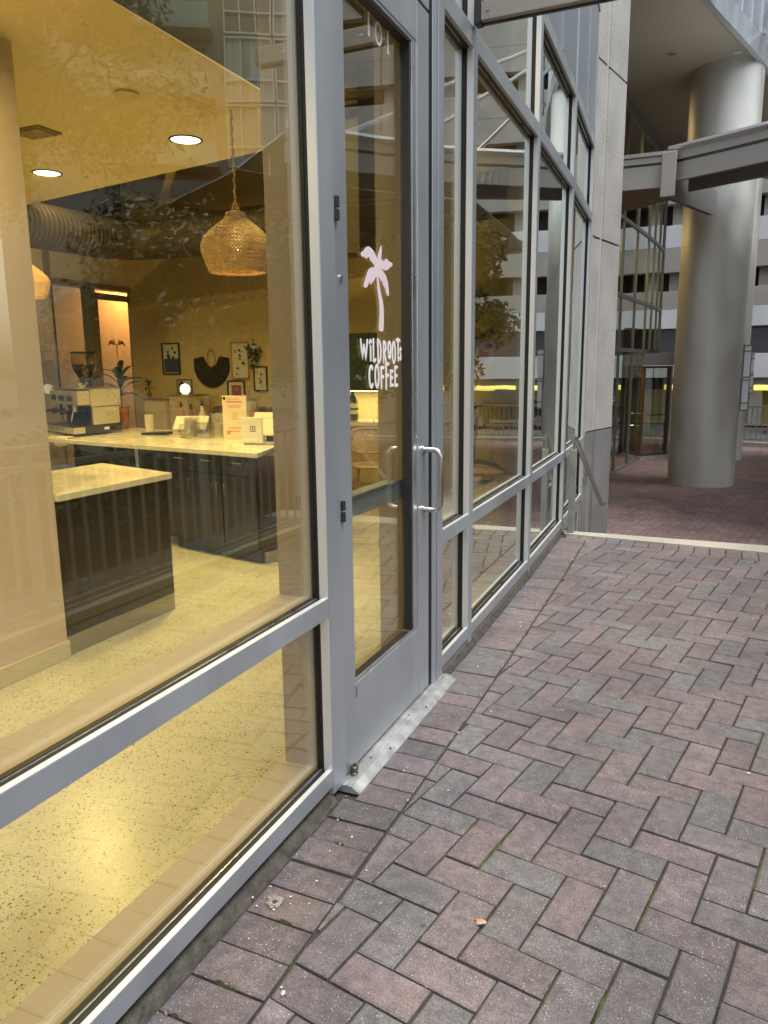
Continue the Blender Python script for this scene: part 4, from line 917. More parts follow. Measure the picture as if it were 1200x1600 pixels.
b = B(); b.prism([(-7.45,8.0),(-5.82,8.0),(-5.82,8.1),(-7.45,8.1)],0,3.0); tag(b.build('lobby_orange_wall', mat('orange_wall',(.72,.58,.42),.7)), 'warm orange lobby wall glowing through the inner glass door', 'wall')
def sphere_light(name, loc, power, size, col=(1,.72,.32), spread=180, parent=None, rot=None):
    l = bpy.data.lights.new(name,'AREA'); l.shape = 'DISK'; l.size = size; l.energy = power; l.color = col; l.spread = math.radians(spread)
    o = bpy.data.objects.new(name, l); COL.objects.link(o)
    off = Vector((0,0,0)); p = parent
    while p: off += p.location; p = p.parent
    o.location = Vector(loc)-off
    if rot: o.rotation_euler = rot
    if parent: o.parent = parent
    return o
WARM = (1,.77,.30); LP = .53
def downlight(x, y, z, label, power=22, grp='recessed downlights in the cafe ceiling', r=.085):
    t = thing('downlight', label, 'downlight', (x,y,z), grp); n = 32
    b = B(); vs = [(x+rr*math.cos(2*math.pi*k/n), y+rr*math.sin(2*math.pi*k/n), zz) for rr, zz in ((r+.012,z-.001),(r+.010,z-.006),(r,z-.006),(r-.003,z-.001)) for k in range(n)]
    b.add(vs, [(i*n+k,i*n+(k+1)%n,(i+1)*n+(k+1)%n,(i+1)*n+k) for i in range(3) for k in range(n)]); b.build('trim_ring', HING, t, smooth=True)
    b = B(); b.lathe([(r-.003,-.0022),(.001,-.0024)],(x,y,z),32,False); b.build('lens', LAMP, t, smooth=True)
    sphere_light('lamp', (x,y,z-.012), power*LP, r*1.7, WARM, 165, t)
downlight(-1.89,3.80,2.6,'round lit downlight in the cafe ceiling, the right one seen through the left window',34)
downlight(-3.18,4.0,2.6,'round lit downlight in the cafe ceiling, the left one above the espresso machine',34)
downlight(-3.9,2.2,2.6,'added unseen ceiling downlight behind the partition wall',24)  # out of view, added to help light the cafe
downlight(-1.36,.2,2.6,'added unseen ceiling downlight close to the big window, toward the street',20)  # unseen lamp added for the floor and partition by the window
downlight(-1.36,1.75,2.6,'added unseen ceiling downlight close to the big window, before the island',20)  # second unseen lamp added along the same window strip
downlight(-2.4,5.0,3.6,'added downlight high above the chairs at the back of the cafe',48, r=.07)  # lamp added to brighten the back of the cafe and door view
downlight(-1.6,6.9,3.6,'added downlight high above the window bays',9, r=.07)  # lamp added to light the room behind the bays
downlight(-4.4,5.25,3.6,'added downlight high in front of the air duct',14, r=.07)  # lamp added to light the back of the room by the duct
downlight(-.70,3.3,3.6,'added downlight high above the entrance',24, r=.07)  # lamp added to brighten the door view, jambs and ledges
t = thing('lobby_lamp','warm lobby lamp beyond the inner glass door','downlight',(-6.3,7.75,2.7))
b = B(); b.lathe([(.06,0),(.001,-.001)],(-6.3,7.75,2.7),20,False); b.lathe([(.08,.02),(.08,-.0),(.06,-.001)],(-6.3,7.75,2.7),20,False); b.build('lens', LAMP, t); sphere_light('lamp',(-6.15,7.74,2.66),26,.14,(1,.50,.16),170,t)
b = B(); b.box(-2.64,-2.42,3.24,3.40,2.588,2.5995); b.box(-2.62,-2.44,3.255,3.385,2.583,2.5885); tag(b.build('ceiling_vent', mat('vent_brown',(.28,.22,.12),.5,var=(8,.2),stretch=(1,12,1))), 'small square air vent in the cafe ceiling, far left', 'vent')
b = B(); b.lathe([(.055,0),(.058,-.012),(.04,-.022),(.001,-.024)],(-1.67,3.08,2.5995),24,False); tag(b.build('smoke_detector', CEIL, smooth=True), 'small round ceiling fixture between the vent and the right downlight', 'smoke detector')
# ceiling pipes and duct
b = B()
b.tube([(-5.6,5.2,3.3),(-.3,5.6,3.3)],.035,8); tag(b.build('ceiling_pipe', DKCEIL, smooth=True), 'thin pipe under the dark upper ceiling', 'pipe', 'pipes under the ceiling')
b = B(); b.tube([(-4.9,7.3,3.2),(-2.2,4.4,3.25),(-1.2,4.3,3.25)],.045,8); tag(b.build('ceiling_pipe', FARW, smooth=True), 'pale pipe bending under the upper ceiling above the duct', 'pipe', 'pipes under the ceiling')
DUCT = mat('galvanised_duct',(.17,.13,.07),.5,.4,var=(5,.2))
du = thing('air_duct','ribbed round metal air duct bending above the lobby screen','duct',(-5.0,6.0,2.65))
def ribbed(p0, p1, r, rib, name):
    p0, p1 = Vector(p0), Vector(p1); L = (p1-p0).length; n = int(L/rib); path = []; rr = []
    for i in range(n*4+1):
        path.append(p0.lerp(p1,i/(n*4))); rr.append(r+(.010 if i%4 == 0 else (.003 if i%4 in (1,3) else 0)))
    b = B(); b.tube(path, rr, 28, cap=False); return b.build(name, DUCT, du, smooth=True)
ribbed((-5.0,3.6,2.63),(-4.98,6.45,2.67),.2,.055,'flexible_section')
b = B(); b.tube([(-4.98,6.45,2.67),(-4.95,6.62,2.68),(-4.86,6.76,2.69),(-4.72,6.86,2.70),(-4.5,6.9,2.70)],.205,28); b.build('elbow', DUCT, du, smooth=True)
b = B(); b.tube([(-4.5,6.9,2.70),(-3.9,6.93,2.72)],.212,28); b.build('collar', DUCT, du, smooth=True)
ribbed((-3.9,6.93,2.72),(-.4,7.0,2.84),.2,.06,'straight_section')
b = B()
b.tube([(-5.0,5.6,2.85),(-5.0,5.6,3.6)],.006,6); b.build('hanger_rod', HING, du)
b = B(); b.box(-1.95,-1.65,5.6,5.9,2.2,3.59); tag(b.build('dark_ceiling_drop', DKCEIL), 'dark boxed drop hanging from the upper ceiling behind the pendant', 'ceiling box')
# pendants
BULB = mat('warm_bulb',(1,.8,.5),.5,emis=(1,.62,.22),es=.45)
PPROF = [(.028,.300),(.05,.292),(.055,.270),(.085,.245),(.135,.205),(.172,.165),(.186,.130),(.184,.100),(.172,.065),(.160,.030),(.150,0)]
def pendant(x, y, z, label, s=1.0):
    t = thing('pendant_lamp', label, 'pendant lamp', (x,y,z), 'woven pendant lamps'); b = B(); n = 66
    def pt(k, th): r, zz = PPROF[k]; return Vector((x+s*r*math.cos(th), y+s*r*math.sin(th), z+s*zz))
    for k in range(n):
        for sg in (-1,1):
            b.tube([pt(i, 2*math.pi*k/n+sg*i*.16) for i in range(len(PPROF))], .0034*s, 4)
    for i in range(19):
        u = i/18*(len(PPROF)-1); a_ = min(int(u),len(PPROF)-2); f = u-a_; r = PPROF[a_][0]*(1-f)+PPROF[a_+1][0]*f; zz = PPROF[a_][1]*(1-f)+PPROF[a_+1][1]*f
        b.tube([(x+s*r*math.cos(q*math.pi/20), y+s*r*math.sin(q*math.pi/20), z+s*zz) for q in range(41)], .0036*s, 4, cap=False)
    b.build('woven_shade', WEAVE, t)
    b = B(); b.lathe([(.152*s,-.004),(.155*s,.012),(.146*s,.012),(.143*s,-.004)],(x,y,z),40,False); b.build('rim', WEAVE, t, smooth=True)
    b = B(); pts = []
    zt = 2.6 if x < -1.08 and y < 4 else 3.6
    b.tube([(x,y,z+.29*s),(x,y,zt)],.004,6)
    for q in range(34): b.tube([(x+.006*math.cos(q*1.6),y+.006*math.sin(q*1.6),z+.31*s+q*.014),(x+.006*math.cos(q*1.6+.9),y+.006*math.sin(q*1.6+.9),z+.31*s+(q+.8)*.014)],.004,5)
    b.tube([(x-.02,y,z+.300*s),(x-.015,y,z+.335*s),(x+.0,y,z+.35*s),(x+.018,y,z+.33*s),(x+.02,y,z+.300*s)],.005,6)
    b.build('rope_cord', WEAVE, t)
    b = B(); b.lathe([(.001,-.04),(.03,-.03),(.038,0),(.03,.03),(.015,.05),(.015,.09)],(x,y,z+.15*s),16); b.build('bulb', BULB, t, smooth=True)
    l = bpy.data.lights.new('lamp','POINT'); l.energy = .55; l.color = (1,.6,.24); l.shadow_soft_size = .04; o = bpy.data.objects.new('lamp', l); COL.objects.link(o); o.parent = t; o.location = (0,0,.10*s)
pendant(-1.37,3.5,1.81,'woven rattan pendant lamp hanging in full view behind the left window')
pendant(-4.02,4.5,1.88,'woven rattan pendant lamp half hidden by the partition wall on the left',.92)
# island
isl = thing('counter_island','dark walnut counter island with pale stone top nearest the window','counter',(-2,2.85,0))
b = B(); b.prism([(-1.665,2.4445),(-1.665,3.225),(-2.36,3.44),(-2.36,2.4445)], .73, .762); b.build('stone_top', COUNT, isl, bevel=.003)
b = B(); b.prism([(-1.682,2.4445),(-1.682,3.205),(-2.33,3.41),(-2.33,2.4445)], .095, .729); b.build('cabinet', DWOOD, isl, bevel=.002)
b = B(); b.prism([(-1.688,2.4445),(-1.688,3.21),(-2.32,3.41),(-2.32,2.4445)], .001, .0945); b.build('kick_plate', KICK, isl)
# back counter
bc = thing('back_counter','long pale topped service counter with dark walnut cabinets and espresso machine on it','counter',(-2.4,4.5,0))
b = B(); b.prism([(-1.72,4.14),(-1.86,4.62),(-2.15,5.20),(-4.75,5.85),(-4.4,4.63)], .735, .767); b.build('stone_top', COUNT, bc, bevel=.003)
cA, cB_ = Vector((-1.755,4.185,0)), Vector((-4.35,4.80,0)); cd = (cB_-cA).normalized(); cnn = Vector((-cd.y,cd.x,0)); cnn = cnn if cnn.y > 0 else -cnn
TC = lambda p: cA+cd*p.x+cnn*p.y+Vector((0,0,p.z))
b = B(TC); b.box(0,.93,.012,.85,.095,.734); b.box(.9,2.6,.25,.95,.0,.734); b.build('cabinet', DWOOD, bc)
b = B(TC); b.box(.03,.93,.045,.85,.001,.0945); b.build('toe_kick', BLACKP, bc)
b = B(TC); b.box(-.004,.03,.06,.80,.001,.080); b.build('side_kick_plate', KICK, bc)
for k, (a0, a1) in enumerate(((.012,.345),(.355,.64),(.645,.925))):
    b = B(TC); b.box(a0,a1,-.006,.0115,.60,.728); dr = b.build('drawer_front', DWOOD, bc, bevel=.002)
    b = B(TC); m_ = (a0+a1)/2; b.tube([(m_-.045,-.006,.685),(m_-.045,-.022,.685),(m_+.045,-.022,.685),(m_+.045,-.006,.685)],.003,6); b.build('pull', BRASS, dr)
    b = B(TC); b.box(a0,a1,-.006,.0115,.105,.594); dr = b.build('cabinet_door', DWOOD, bc, bevel=.002)
    hx = a1-.035 if k == 1 else a0+.035
    hx = [.31,.39,.69][k] if k != 1 else .39
    b = B(TC); b.tube([(hx,-.006,.54),(hx,-.024,.54),(hx,-.024,.43),(hx,-.006,.43)],.003,6); b.build('pull', BRASS, dr)
b = B(); b.prism([(-3.1,4.58),(-3.1,4.60),(-3.13,4.60),(-3.13,4.58)], .5, .73); b.build('support_leg', ALU, bc)
ZC = .767
# espresso machine
em = thing('espresso_machine','boxy pale metal espresso machine with black base on the counter','espresso machine',(-4.05,5.0,ZC))
ea = math.atan2(.36,-.93); N0 = Vector((-3.84,4.80,ZC)); fdir = Vector((-.90,.43,0)).normalized(); sdir = Vector((.36,.93,0)); sdir = Vector((-.02,1,0)).normalized()
TE = lambda p: N0+fdir*p.x+sdir*p.y+Vector((0,0,p.z))
MET = mat('cream_steel',(.66,.60,.44),.3,.55,var=(4,.05))
b = B(TE); b.box(0.0,.72,0.01,.44,.02,.085); b.build('black_base', BLACKP, em, bevel=.004)
b = B(TE); b.box(.0,.72,-.13,.0,.025,.078); b.build('drip_tray', MET, em, bevel=.004)
b = B(TE); b.box(.0,.72,-.128,-.002,.0785,.084); b.build('drip_grate', BLACKP, em)
b = B(TE); b.prism([(0,.10),(.0,.42),(.05,.42),(.05,.10)], .088, .24); b.prism([(.67,.10),(.67,.42),(.72,.42),(.72,.10)], .088, .24); b.build('lower_side', MET, em, bevel=.004)
b = B(TE); b.box(.051,.669,.30,.42,.088,.24); b.build('back_panel', BLACKP, em)
b = B(TE); b.box(-.01,.73,.08,.44,.243,.385); b.build('upper_body', MET, em, bevel=.006)
b = B(TE); b.box(.0,.70,-.06,.078,.26,.375); b.build('front_panel', MET, em, bevel=.004)
b = B(TE); b.box(.02,.68,-.05,.42,.386,.395); b.build('top_tray', STEEL, em)
for k in range(3):
    x = .16+k*.2
    b = B(TE); b.tube([(x,-.02,.26),(x,-.02,.20)],.035,14); gh = b.build('group_head', STEEL, em, smooth=True)
    b = B(TE); b.tube([(x,-.05,.215),(x,-.19,.20)],.013,10); b.build('portafilter', BLACKP, gh, smooth=True)
    b = B(TE); b.tube([(x,-.062,.315),(x,-.10,.315)],.024,12); b.build('knob', BLACKP, em, smooth=True)
b = B(TE); b.tube([(.05,-.07,.25),(.07,-.10,.18),(.09,-.11,.11)],.006,6); b.build('steam_wand', STEEL, em, smooth=True)
b = B(TE); b.box(-.0012,-.0002,.22,.28,.040,.062); b.build('data_plate', WHITE, em)
b = B(TE); b.tube([(.20,.1,.395),(.20,.1,.42)],.03,12); b.tube([(.30,.12,.395),(.30,.12,.44)],.026,12); b.build('cup', MET, em, smooth=True)
gr = thing('coffee_grinder','coffee grinder with clear hopper of brown beans behind the espresso machine','grinder',(-4.55,5.35,ZC))
gx, gy = -4.42,5.42
b = B(); b.lathe([(.075,0),(.08,.05),(.07,.35),(.075,.40),(.06,.44),(.045,.455)],(gx,gy,ZC),20); b.build('body', BLACKP, gr, smooth=True)
b = B(); b.lathe([(.045,.456),(.10,.57),(.105,.60),(.10,.601),(.043,.47)],(gx,gy,ZC),24); b.build('beans', mat('coffee_beans',(.06,.025,.01),.5,bump=(90,1,.006)), gr, smooth=True)
b = B(); b.lathe([(.048,.455),(.107,.575),(.107,.70)],(gx,gy,ZC),24,False); b.build('hopper', glass('hopper_plastic',(.8,.75,.65),1.2,.06), gr, smooth=True)
b = B(); b.lathe([(.112,.70),(.112,.715),(.001,.718)],(gx,gy,ZC),24); b.build('lid', BLACKP, gr, smooth=True)
b = B(); b.tube([(gx+.05,gy,ZC+.46),(gx+.12,gy+.10,ZC+.50)],.010,6); b.build('lever', BLACKP, gr)
# broad leafed plant in terracotta pot
def leafy(name, label, x, y, z0, hts, spread, n, lw, ll, m, potm, pot_r=.055, pot_h=.15, seed=1, cat='potted plant'):
    rnd = random.Random(seed); t = thing(name, label, cat, (x,y,z0))
    b = B(); b.lathe([(pot_r*.75,0),(pot_r,pot_h),(pot_r*1.05,pot_h),(pot_r*.9,pot_h-.01),(.001,pot_h-.02)],(x,y,z0),24); b.build('pot', potm, t, smooth=True)
    b = B(); b.tube([(x,y,z0+pot_h-.02),(x,y,z0+hts*.75)],.006,6); b.build('stem', LEAF2, t)
    b = B()
    for k in range(n):
        th = k*2.4+rnd.uniform(-.3,.3); f = k/n; zb = z0+pot_h+(hts-pot_h)*(.25+.5*f); el = math.radians(rnd.uniform(10,40)+40*f); L = ll*rnd.uniform(.8,1.15)
        d = Vector((math.cos(th),math.sin(th),0)); s_ = Vector((-d.y,d.x,0)); pts = []
        M = 7
        for i in range(M+1):
            u = i/M; p = Vector((x,y,zb))+d*L*u*math.cos(el)*spread+Vector((0,0,L*u*math.sin(el)-L*.45*u*u)); wv = lw*math.sin(math.pi*min(1,.08+u*.92))**.8
            pts.append((p-s_*wv+Vector((0,0,wv*.35)), p, p+s_*wv+Vector((0,0,wv*.35))))
        vs = [v for q in pts for v in q]; b.add(vs, [(3*i+j,3*i+j+1,3*i+j+4,3*i+j+3) for i in range(M) for j in (0,1)])
    b.build('leaves', m, t, smooth=True)
PL = mat('house_plant_leaf',(.025,.06,.02),.35,var=(12,.3))
TERC = mat('terracotta',(.32,.11,.05),.7,var=(12,.1))
leafy('potted_plant','broad leafed plant in a terracotta pot right of the espresso machine',-4.12,5.55,ZC,.60,1.0,14,.03,.30,PL,TERC,.065,.20,3)
# cloth
b = B(); pts = []
for i in range(9):
    for j in range(7):
        u, v = i/8, j/6; p = Vector((-3.93+.14*u, 4.42+.13*v, ZC+.012+.012*noise.noise(Vector((u*4,v*4,0)))))
        if v < .35: p.z -= (.35-v)*.2; p.y = 4.50-.02+.01*noise.noise(Vector((u*5,0,2)))
        pts.append(p+Vector((0,.07,.0)))
b.add(pts, [(i*7+j,i*7+j+1,(i+1)*7+j+1,(i+1)*7+j) for i in range(8) for j in range(6)])
o = b.build('bar_towel', mat('cream_cloth',(.68,.60,.42),.9,bump=(200,.5,.002)), smooth=True); tag(o,'crumpled cream bar towel at the left counter edge below the machine','towel'); md = o.modifiers.new('thick','SOLIDIFY'); md.thickness = .004
# items on the counter
TK = lambda x,y: Vector((x,y,ZC))
CRM = mat('cream_plastic',(.72,.66,.48),.4)
def tablet(name,label,x,y,ang,w_,h_,tilt,mt=CRM):
    t = thing(name,label,'tablet stand',(x,y,ZC)); Rm = Matrix.Rotation(ang,3,'Z')
    T = lambda p: Vector((x,y,ZC))+Rm@Vector((p.x,p.y,p.z))
    b = B(T); dy, dz = math.cos(tilt)*h_, math.sin(tilt)*h_
    b.add([(-w_/2,0,.05),(w_/2,0,.05),(w_/2,dy,.05+dz),(-w_/2,dy,.05+dz),(-w_/2,.016,.04),(w_/2,.016,.04),(w_/2,dy+.016,.04+dz),(-w_/2,dy+.016,.04+dz)],
          [(0,1,2,3),(7,6,5,4),(0,4,5,1),(1,5,6,2),(2,6,7,3),(3,7,4,0)]); b.build('screen_back', mt, t, bevel=.006)
    b = B(T); b.add([(-w_*.2,dy*.4,0),(w_*.2,dy*.4,0),(w_*.14,dy*.6,.05+dz*.55),(-w_*.14,dy*.6,.05+dz*.55),(-w_*.2,dy*.4+.08,0),(w_*.2,dy*.4+.08,0)],[(0,1,2,3),(3,2,5,4),(0,3,4),(1,5,2)]); b.build('stand_foot', BLACKP, t)
    return t, T
# card reader stand in front: upright white panel with a rounded square emblem
cr = thing('card_stand','white upright card stand with a small rounded square emblem at the counter corner','card reader stand',(-2.02,4.62,ZC)); ang = math.radians(8)
Rm = Matrix.Rotation(ang,3,'Z'); TR = lambda p: Vector((-2.06,4.60,ZC))+Rm@Vector((p.x,p.y,p.z))
b = B(TR); b.box(-.085,.085,0,.014,.012,.20); b.build('panel', mat('white_plastic',(.74,.72,.64),.35), cr, bevel=.006)
b = B(TR); b.box(-.07,.16,.0,.12,.0,.011); b.build('base', mat('blue_grey_plastic',(.25,.28,.32),.4), cr, bevel=.004)
b = B(TR)
o_, i_ = .020, .013
def rr(h, r, n=5): 
    pts = []
    for (cx_,cz_,a0) in ((h-r,h-r,0),(-(h-r),h-r,90),(-(h-r),-(h-r),180),(h-r,-(h-r),270)):
        for k in range(n+1): a_ = math.radians(a0+90*k/n); pts.append((cx_+r*math.cos(a_), cz_+r*math.sin(a_)))
    return pts
A_, C_ = rr(.020,.006), rr(.0145,.004); ec = (.01,.115)
for k in range(len(A_)):
    j = (k+1)%len(A_); b.quad((ec[0]+A_[k][0],-.0008,ec[1]+A_[k][1]),(ec[0]+A_[j][0],-.0008,ec[1]+A_[j][1]),(ec[0]+C_[j][0],-.0008,ec[1]+C_[j][1]),(ec[0]+C_[k][0],-.0008,ec[1]+C_[k][1]))
D_ = rr(.006,.0015); b.add([(ec[0]+p[0],-.0008,ec[1]+p[1]) for p in D_],[tuple(range(len(D_)))]); b.build('emblem', BLACKP, cr)
tablet('register_tablet','wide cream tablet screen seen from behind, right of the orange flyer',-2.05,4.86,math.radians(8),.36,.19,math.radians(62))
tablet('register_tablet','small dark edged tablet leaning low at the left end of the counter group',-3.05,5.15,math.radians(12),.30,.14,math.radians(50))
# flyer in holder with orange text-like bands
fl = thing('menu_flyer','tall cream flyer with orange writing standing between the glasses and the tablet','flyer',(-2.45,4.9,ZC)); TFl = lambda p: Vector((-2.43,4.93,ZC))+Matrix.Rotation(math.radians(10),3,'Z')@Vector((p.x,p.y,p.z))
b = B(TFl); b.box(-.10,.10,0,.006,.0,.34); b.build('sheet', mat('flyer_paper',(.74,.62,.42),.7), fl)
ORG = mat('orange_print',(.62,.18,.06),.7)
b = B(TFl); random.seed(5)
for z, w_, h_ in ((.31,.09,.006),(.285,.14,.014),(.26,.12,.006),(.247,.10,.005),(.20,.05,.006),(.18,.04,.006),(.16,.045,.006),(.085,.10,.010),(.06,.08,.008)):
    x = -w_/2
    while x < w_/2: l_ = random.uniform(.006,.016); b.box(x,min(x+l_,w_/2),-.001,-.0002,z,z+h_); x += l_+.003
b.box(-.07,-.04,-.001,-.0002,.04,.07); b.build('print', ORG, fl)
b = B(TFl); 
CA = rr(.012,.012,6); b.add([(-.082+p[0],-.0011,.318+p[1]) for p in CA],[tuple(range(len(CA)))]); b.build('round_mark', BLACKP, fl)
# acrylic holders and napkins
AC = glass('acrylic',(.93,.92,.86),1.8,.10)
def acr(x, y, w_, d_, h_, label, inner=True):
    t = thing('acrylic_holder', label, 'holder', (x,y,ZC), 'clear acrylic holders on the counter')
    b = B(); b.box(x,x+w_,y,y+.003,ZC,ZC+h_); b.box(x,x+w_,y+d_,y+d_+.003,ZC,ZC+h_*1.0); b.box(x,x+.003,y+.0035,y+d_-.0005,ZC,ZC+h_); b.box(x+w_-.003,x+w_,y+.0035,y+d_-.0005,ZC,ZC+h_); b.build('clear_walls', AC, t)
    if inner:
        b = B(); random.seed(int(x*1000))
        for k in range(9): b.obox((x+w_*.5+random.uniform(-.01,.01),y+.01+d_*.09*k,ZC+h_*.45),(w_*.8,.003,h_*random.uniform(.8,.98)),random.uniform(-.05,.05),random.uniform(-.06,.06))
        b.build('napkins', CRM, t)
acr(-2.78,4.90,.11,.09,.13,'low clear acrylic holder at the front left of the glassware',False)
acr(-2.98,5.0,.09,.09,.16,'clear acrylic holder with few papers, leftmost of the holders')
acr(-2.80,5.10,.15,.10,.20,'clear acrylic napkin holder in the middle behind the low one')
acr(-2.66,5.28,.16,.10,.30,'tall acrylic holder with cream papers at the back')
for k, (x, y, lb) in enumerate(((-2.93,4.93,'small clear glass at the left of the holders'),(-2.86,4.90,'small clear glass right beside the low holder'),(-2.60,5.03,'clear glass tumbler near the orange flyer'))):
    t = thing('drinking_glass', lb, 'glass', (x,y,ZC), 'clear glasses on the counter'); b = B(); b.lathe([(.001,.004),(.026,.004),(.033,.11),(.035,.11),(.028,0),(.001,0)],(x,y,ZC),20,False); b.build('tumbler', AC, t, smooth=True)
b = B(); b.lathe([(.04,0),(.045,.02),(.042,.16),(.02,.19),(.02,.21)],(-2.5,5.3,ZC),18); tag(b.build('dark_jar', TERC, smooth=True),'small dark jar behind the acrylic holders','jar')
b = B(); b.obox((-3.36,5.12,ZC+.012),(.22,.14,.018),.2); tag(b.build('clipboard', BLACKP, bevel=.003),'dark flat clipboard lying on the counter left of the tablet','clipboard')
for k, (x, y, h, lb) in enumerate(((-3.30,5.38,.24,'tall syrup bottle at the back of the counter, left one'),(-3.18,5.36,.22,'syrup bottle at the back of the counter, middle one'),(-3.06,5.36,.25,'syrup bottle at the back of the counter, right one'))):
    t = thing('syrup_bottle', lb, 'bottle', (x,y,ZC), 'syrup bottles at the back of the counter')
    b = B(); b.lathe([(.030,0),(.033,.01),(.033,h*.62),(.014,h*.8),(.012,h*.95)],(x,y,ZC),16); b.build('body', [TERC,mat('amber_bottle',(.18,.08,.02),.2),mat('cream_bottle',(.5,.42,.28),.3)][k], t, smooth=True)
    b = B(); b.lathe([(.015,h*.95),(.015,h),(.006,h+.005),(.006,h+.03)],(x,y,ZC),12); b.build('cap', BLACKP, t, smooth=True)
t = thing('cup_stack','short stack of paper cups on the counter behind the towel','cups',(-3.55,5.25,ZC)); 
for k in range(4): b = B(); b.lathe([(.028,.001+k*.022),(.038,.085+k*.022),(.040,.088+k*.022),(.038,.09+k*.022),(.027,.005+k*.022)],(-3.55,5.25,ZC),20); b.build('cup', CRM, t, smooth=True)
b = B(); b.tube([(-2.2,4.98,ZC+.004),(-2.35,5.05,ZC+.004),(-2.3,5.15,ZC+.004),(-2.5,5.22,ZC+.004)],.003,6); tag(b.build('power_cable', BLACKP, smooth=True),'thin black cable lying behind the register tablet','cable')
# pictures on the far wall
YW = 7.4995
def frame(x0,x1,z0,z1,label,fm,art,mattw=.03):
    t = thing('picture_frame', label, 'picture', ((x0+x1)/2,YW,z0), 'framed pictures on the far wall')
    b = B(); f = .012
    b.box(x0,x1,YW-.022,YW,z0,z0+f); b.box(x0,x1,YW-.022,YW,z1-f,z1); b.box(x0,x0+f,YW-.022,YW,z0+f,z1-f); b.box(x1-f,x1,YW-.022,YW,z0+f,z1-f); b.build('frame', fm, t)
    b = B(); b.box(x0+f,x1-f,YW-.008,YW,z0+f,z1-f); b.build('mount', CRM, t)
    art(t, x0+f+mattw, x1-f-mattw, z0+f+mattw, z1-f-mattw)
def blobs(cols, n, seed, sz=.03):
    def go(t,x0,x1,z0,z1):
        rnd = random.Random(seed)
        for ci, c in enumerate(cols):
            b = B(); yy = YW-.009-.0006*(ci+1)
            for k in range(n):
                cx_, cz_ = rnd.uniform(x0,x1), rnd.uniform(z0,z1); m = 9; r = sz*rnd.uniform(.5,1.2); ph = rnd.uniform(0,6)
                b.add([(min(max(cx_+r*(1+.35*math.sin(3*q+ph))*math.cos(q*2*math.pi/m),x0),x1), yy-k*.00008, min(max(cz_+r*(1+.35*math.cos(2*q+ph))*math.sin(q*2*math.pi/m),z0),z1)) for q in range(m)],[tuple(range(m))])
            b.build('print', c, t)
    return go
def solid(c): 
    def go(t,x0,x1,z0,z1): b = B(); b.box(x0,x1,YW-.0098,YW-.0082,z0,z1); b.build('print', c, t)
    return go
BLK = mat('print_black',(.03,.025,.02),.7); RD = mat('print_red',(.38,.08,.04),.7); TEAL = mat('print_teal',(.06,.10,.09),.7); GLD = mat('print_gold',(.45,.28,.06),.6); BLU = mat('print_blue',(.07,.08,.12),.7)
def pic1(t,x0,x1,z0,z1):
    blobs([BLK],7,3,.02)(t,x0,x1,(z0+z1)/2,z1); b = B(); b.box(x0-.02,x1+.02,YW-.0108,YW-.0092,z0-.02,(z0+z1)/2); b.build('dark_lower_print', BLU, t)
frame(-5.22,-4.96,1.26,1.63,'dark framed print with black bottom half, leftmost on the far wall',BLK,pic1)
frame(-5.02,-4.80,1.03,1.20,'small landscape frame low on the far wall above a pale shelf',mat('grey_frame',(.2,.18,.15),.5),blobs([BLU,BLK],4,8,.03),.01)
frame(-4.22,-3.98,1.20,1.62,'thin gold framed line drawing right of the dark garland',GLD,blobs([GLD,BLK],6,11,.02))
frame(-3.92,-3.74,1.06,1.34,'small framed drawing of a dark figure, rightmost in the left window',BLK,lambda t,a,c,d,e_: blobs([BLK],5,4,.016)(t,a+.03,c-.03,d+.03,e_-.02))
frame(-4.29,-4.05,.95,1.18,'square framed red print low beside the sofa',BLK,solid(RD),.04)
frame(-1.62,-1.06,1.33,1.70,'colourful framed painting seen through the second bay right of the door',mat('cream_frame',(.6,.5,.35),.5),blobs([RD,BLU,GLD,TEAL],12,21,.05),.0)
# garland
gl = thing('wall_garland','dark half moon fringe hanging with a pale oval loop on the far wall','wall hanging',(-4.5,YW,1.3))
b = B(); n = 26; out = []; 
for k in range(n+1): a_ = math.radians(196+148*k/n); out.append((-4.5+.26*math.cos(a_), 1.40+.30*math.sin(a_)))
top = [(-4.25,1.44),(-4.38,1.46),(-4.44,1.36),(-4.5,1.33),(-4.56,1.36),(-4.62,1.46),(-4.75,1.44)]
poly = out+top; P_ = [Vector((p[0],YW-.02,p[1])) for p in poly]; tri = tessellate_polygon([P_]); m = len(poly)
b.add(P_+[Vector((p[0],YW-.001,p[1])) for p in poly], [tuple(q) for q in tri]+[(i,(i+1)%m,m+(i+1)%m,m+i) for i in range(m)]); b.build('fringe', mat('dark_fringe',(.05,.035,.03),.95,bump=(80,1,.02),var=(40,.4),stretch=(3,1,.3)), gl)
b = B(); b.tube([(-4.5+.055*math.cos(q*math.pi/12),YW-.018,1.44+.10*math.sin(q*math.pi/12)) for q in range(25)],.008,6,cap=False); b.build('loop', GLD, gl)
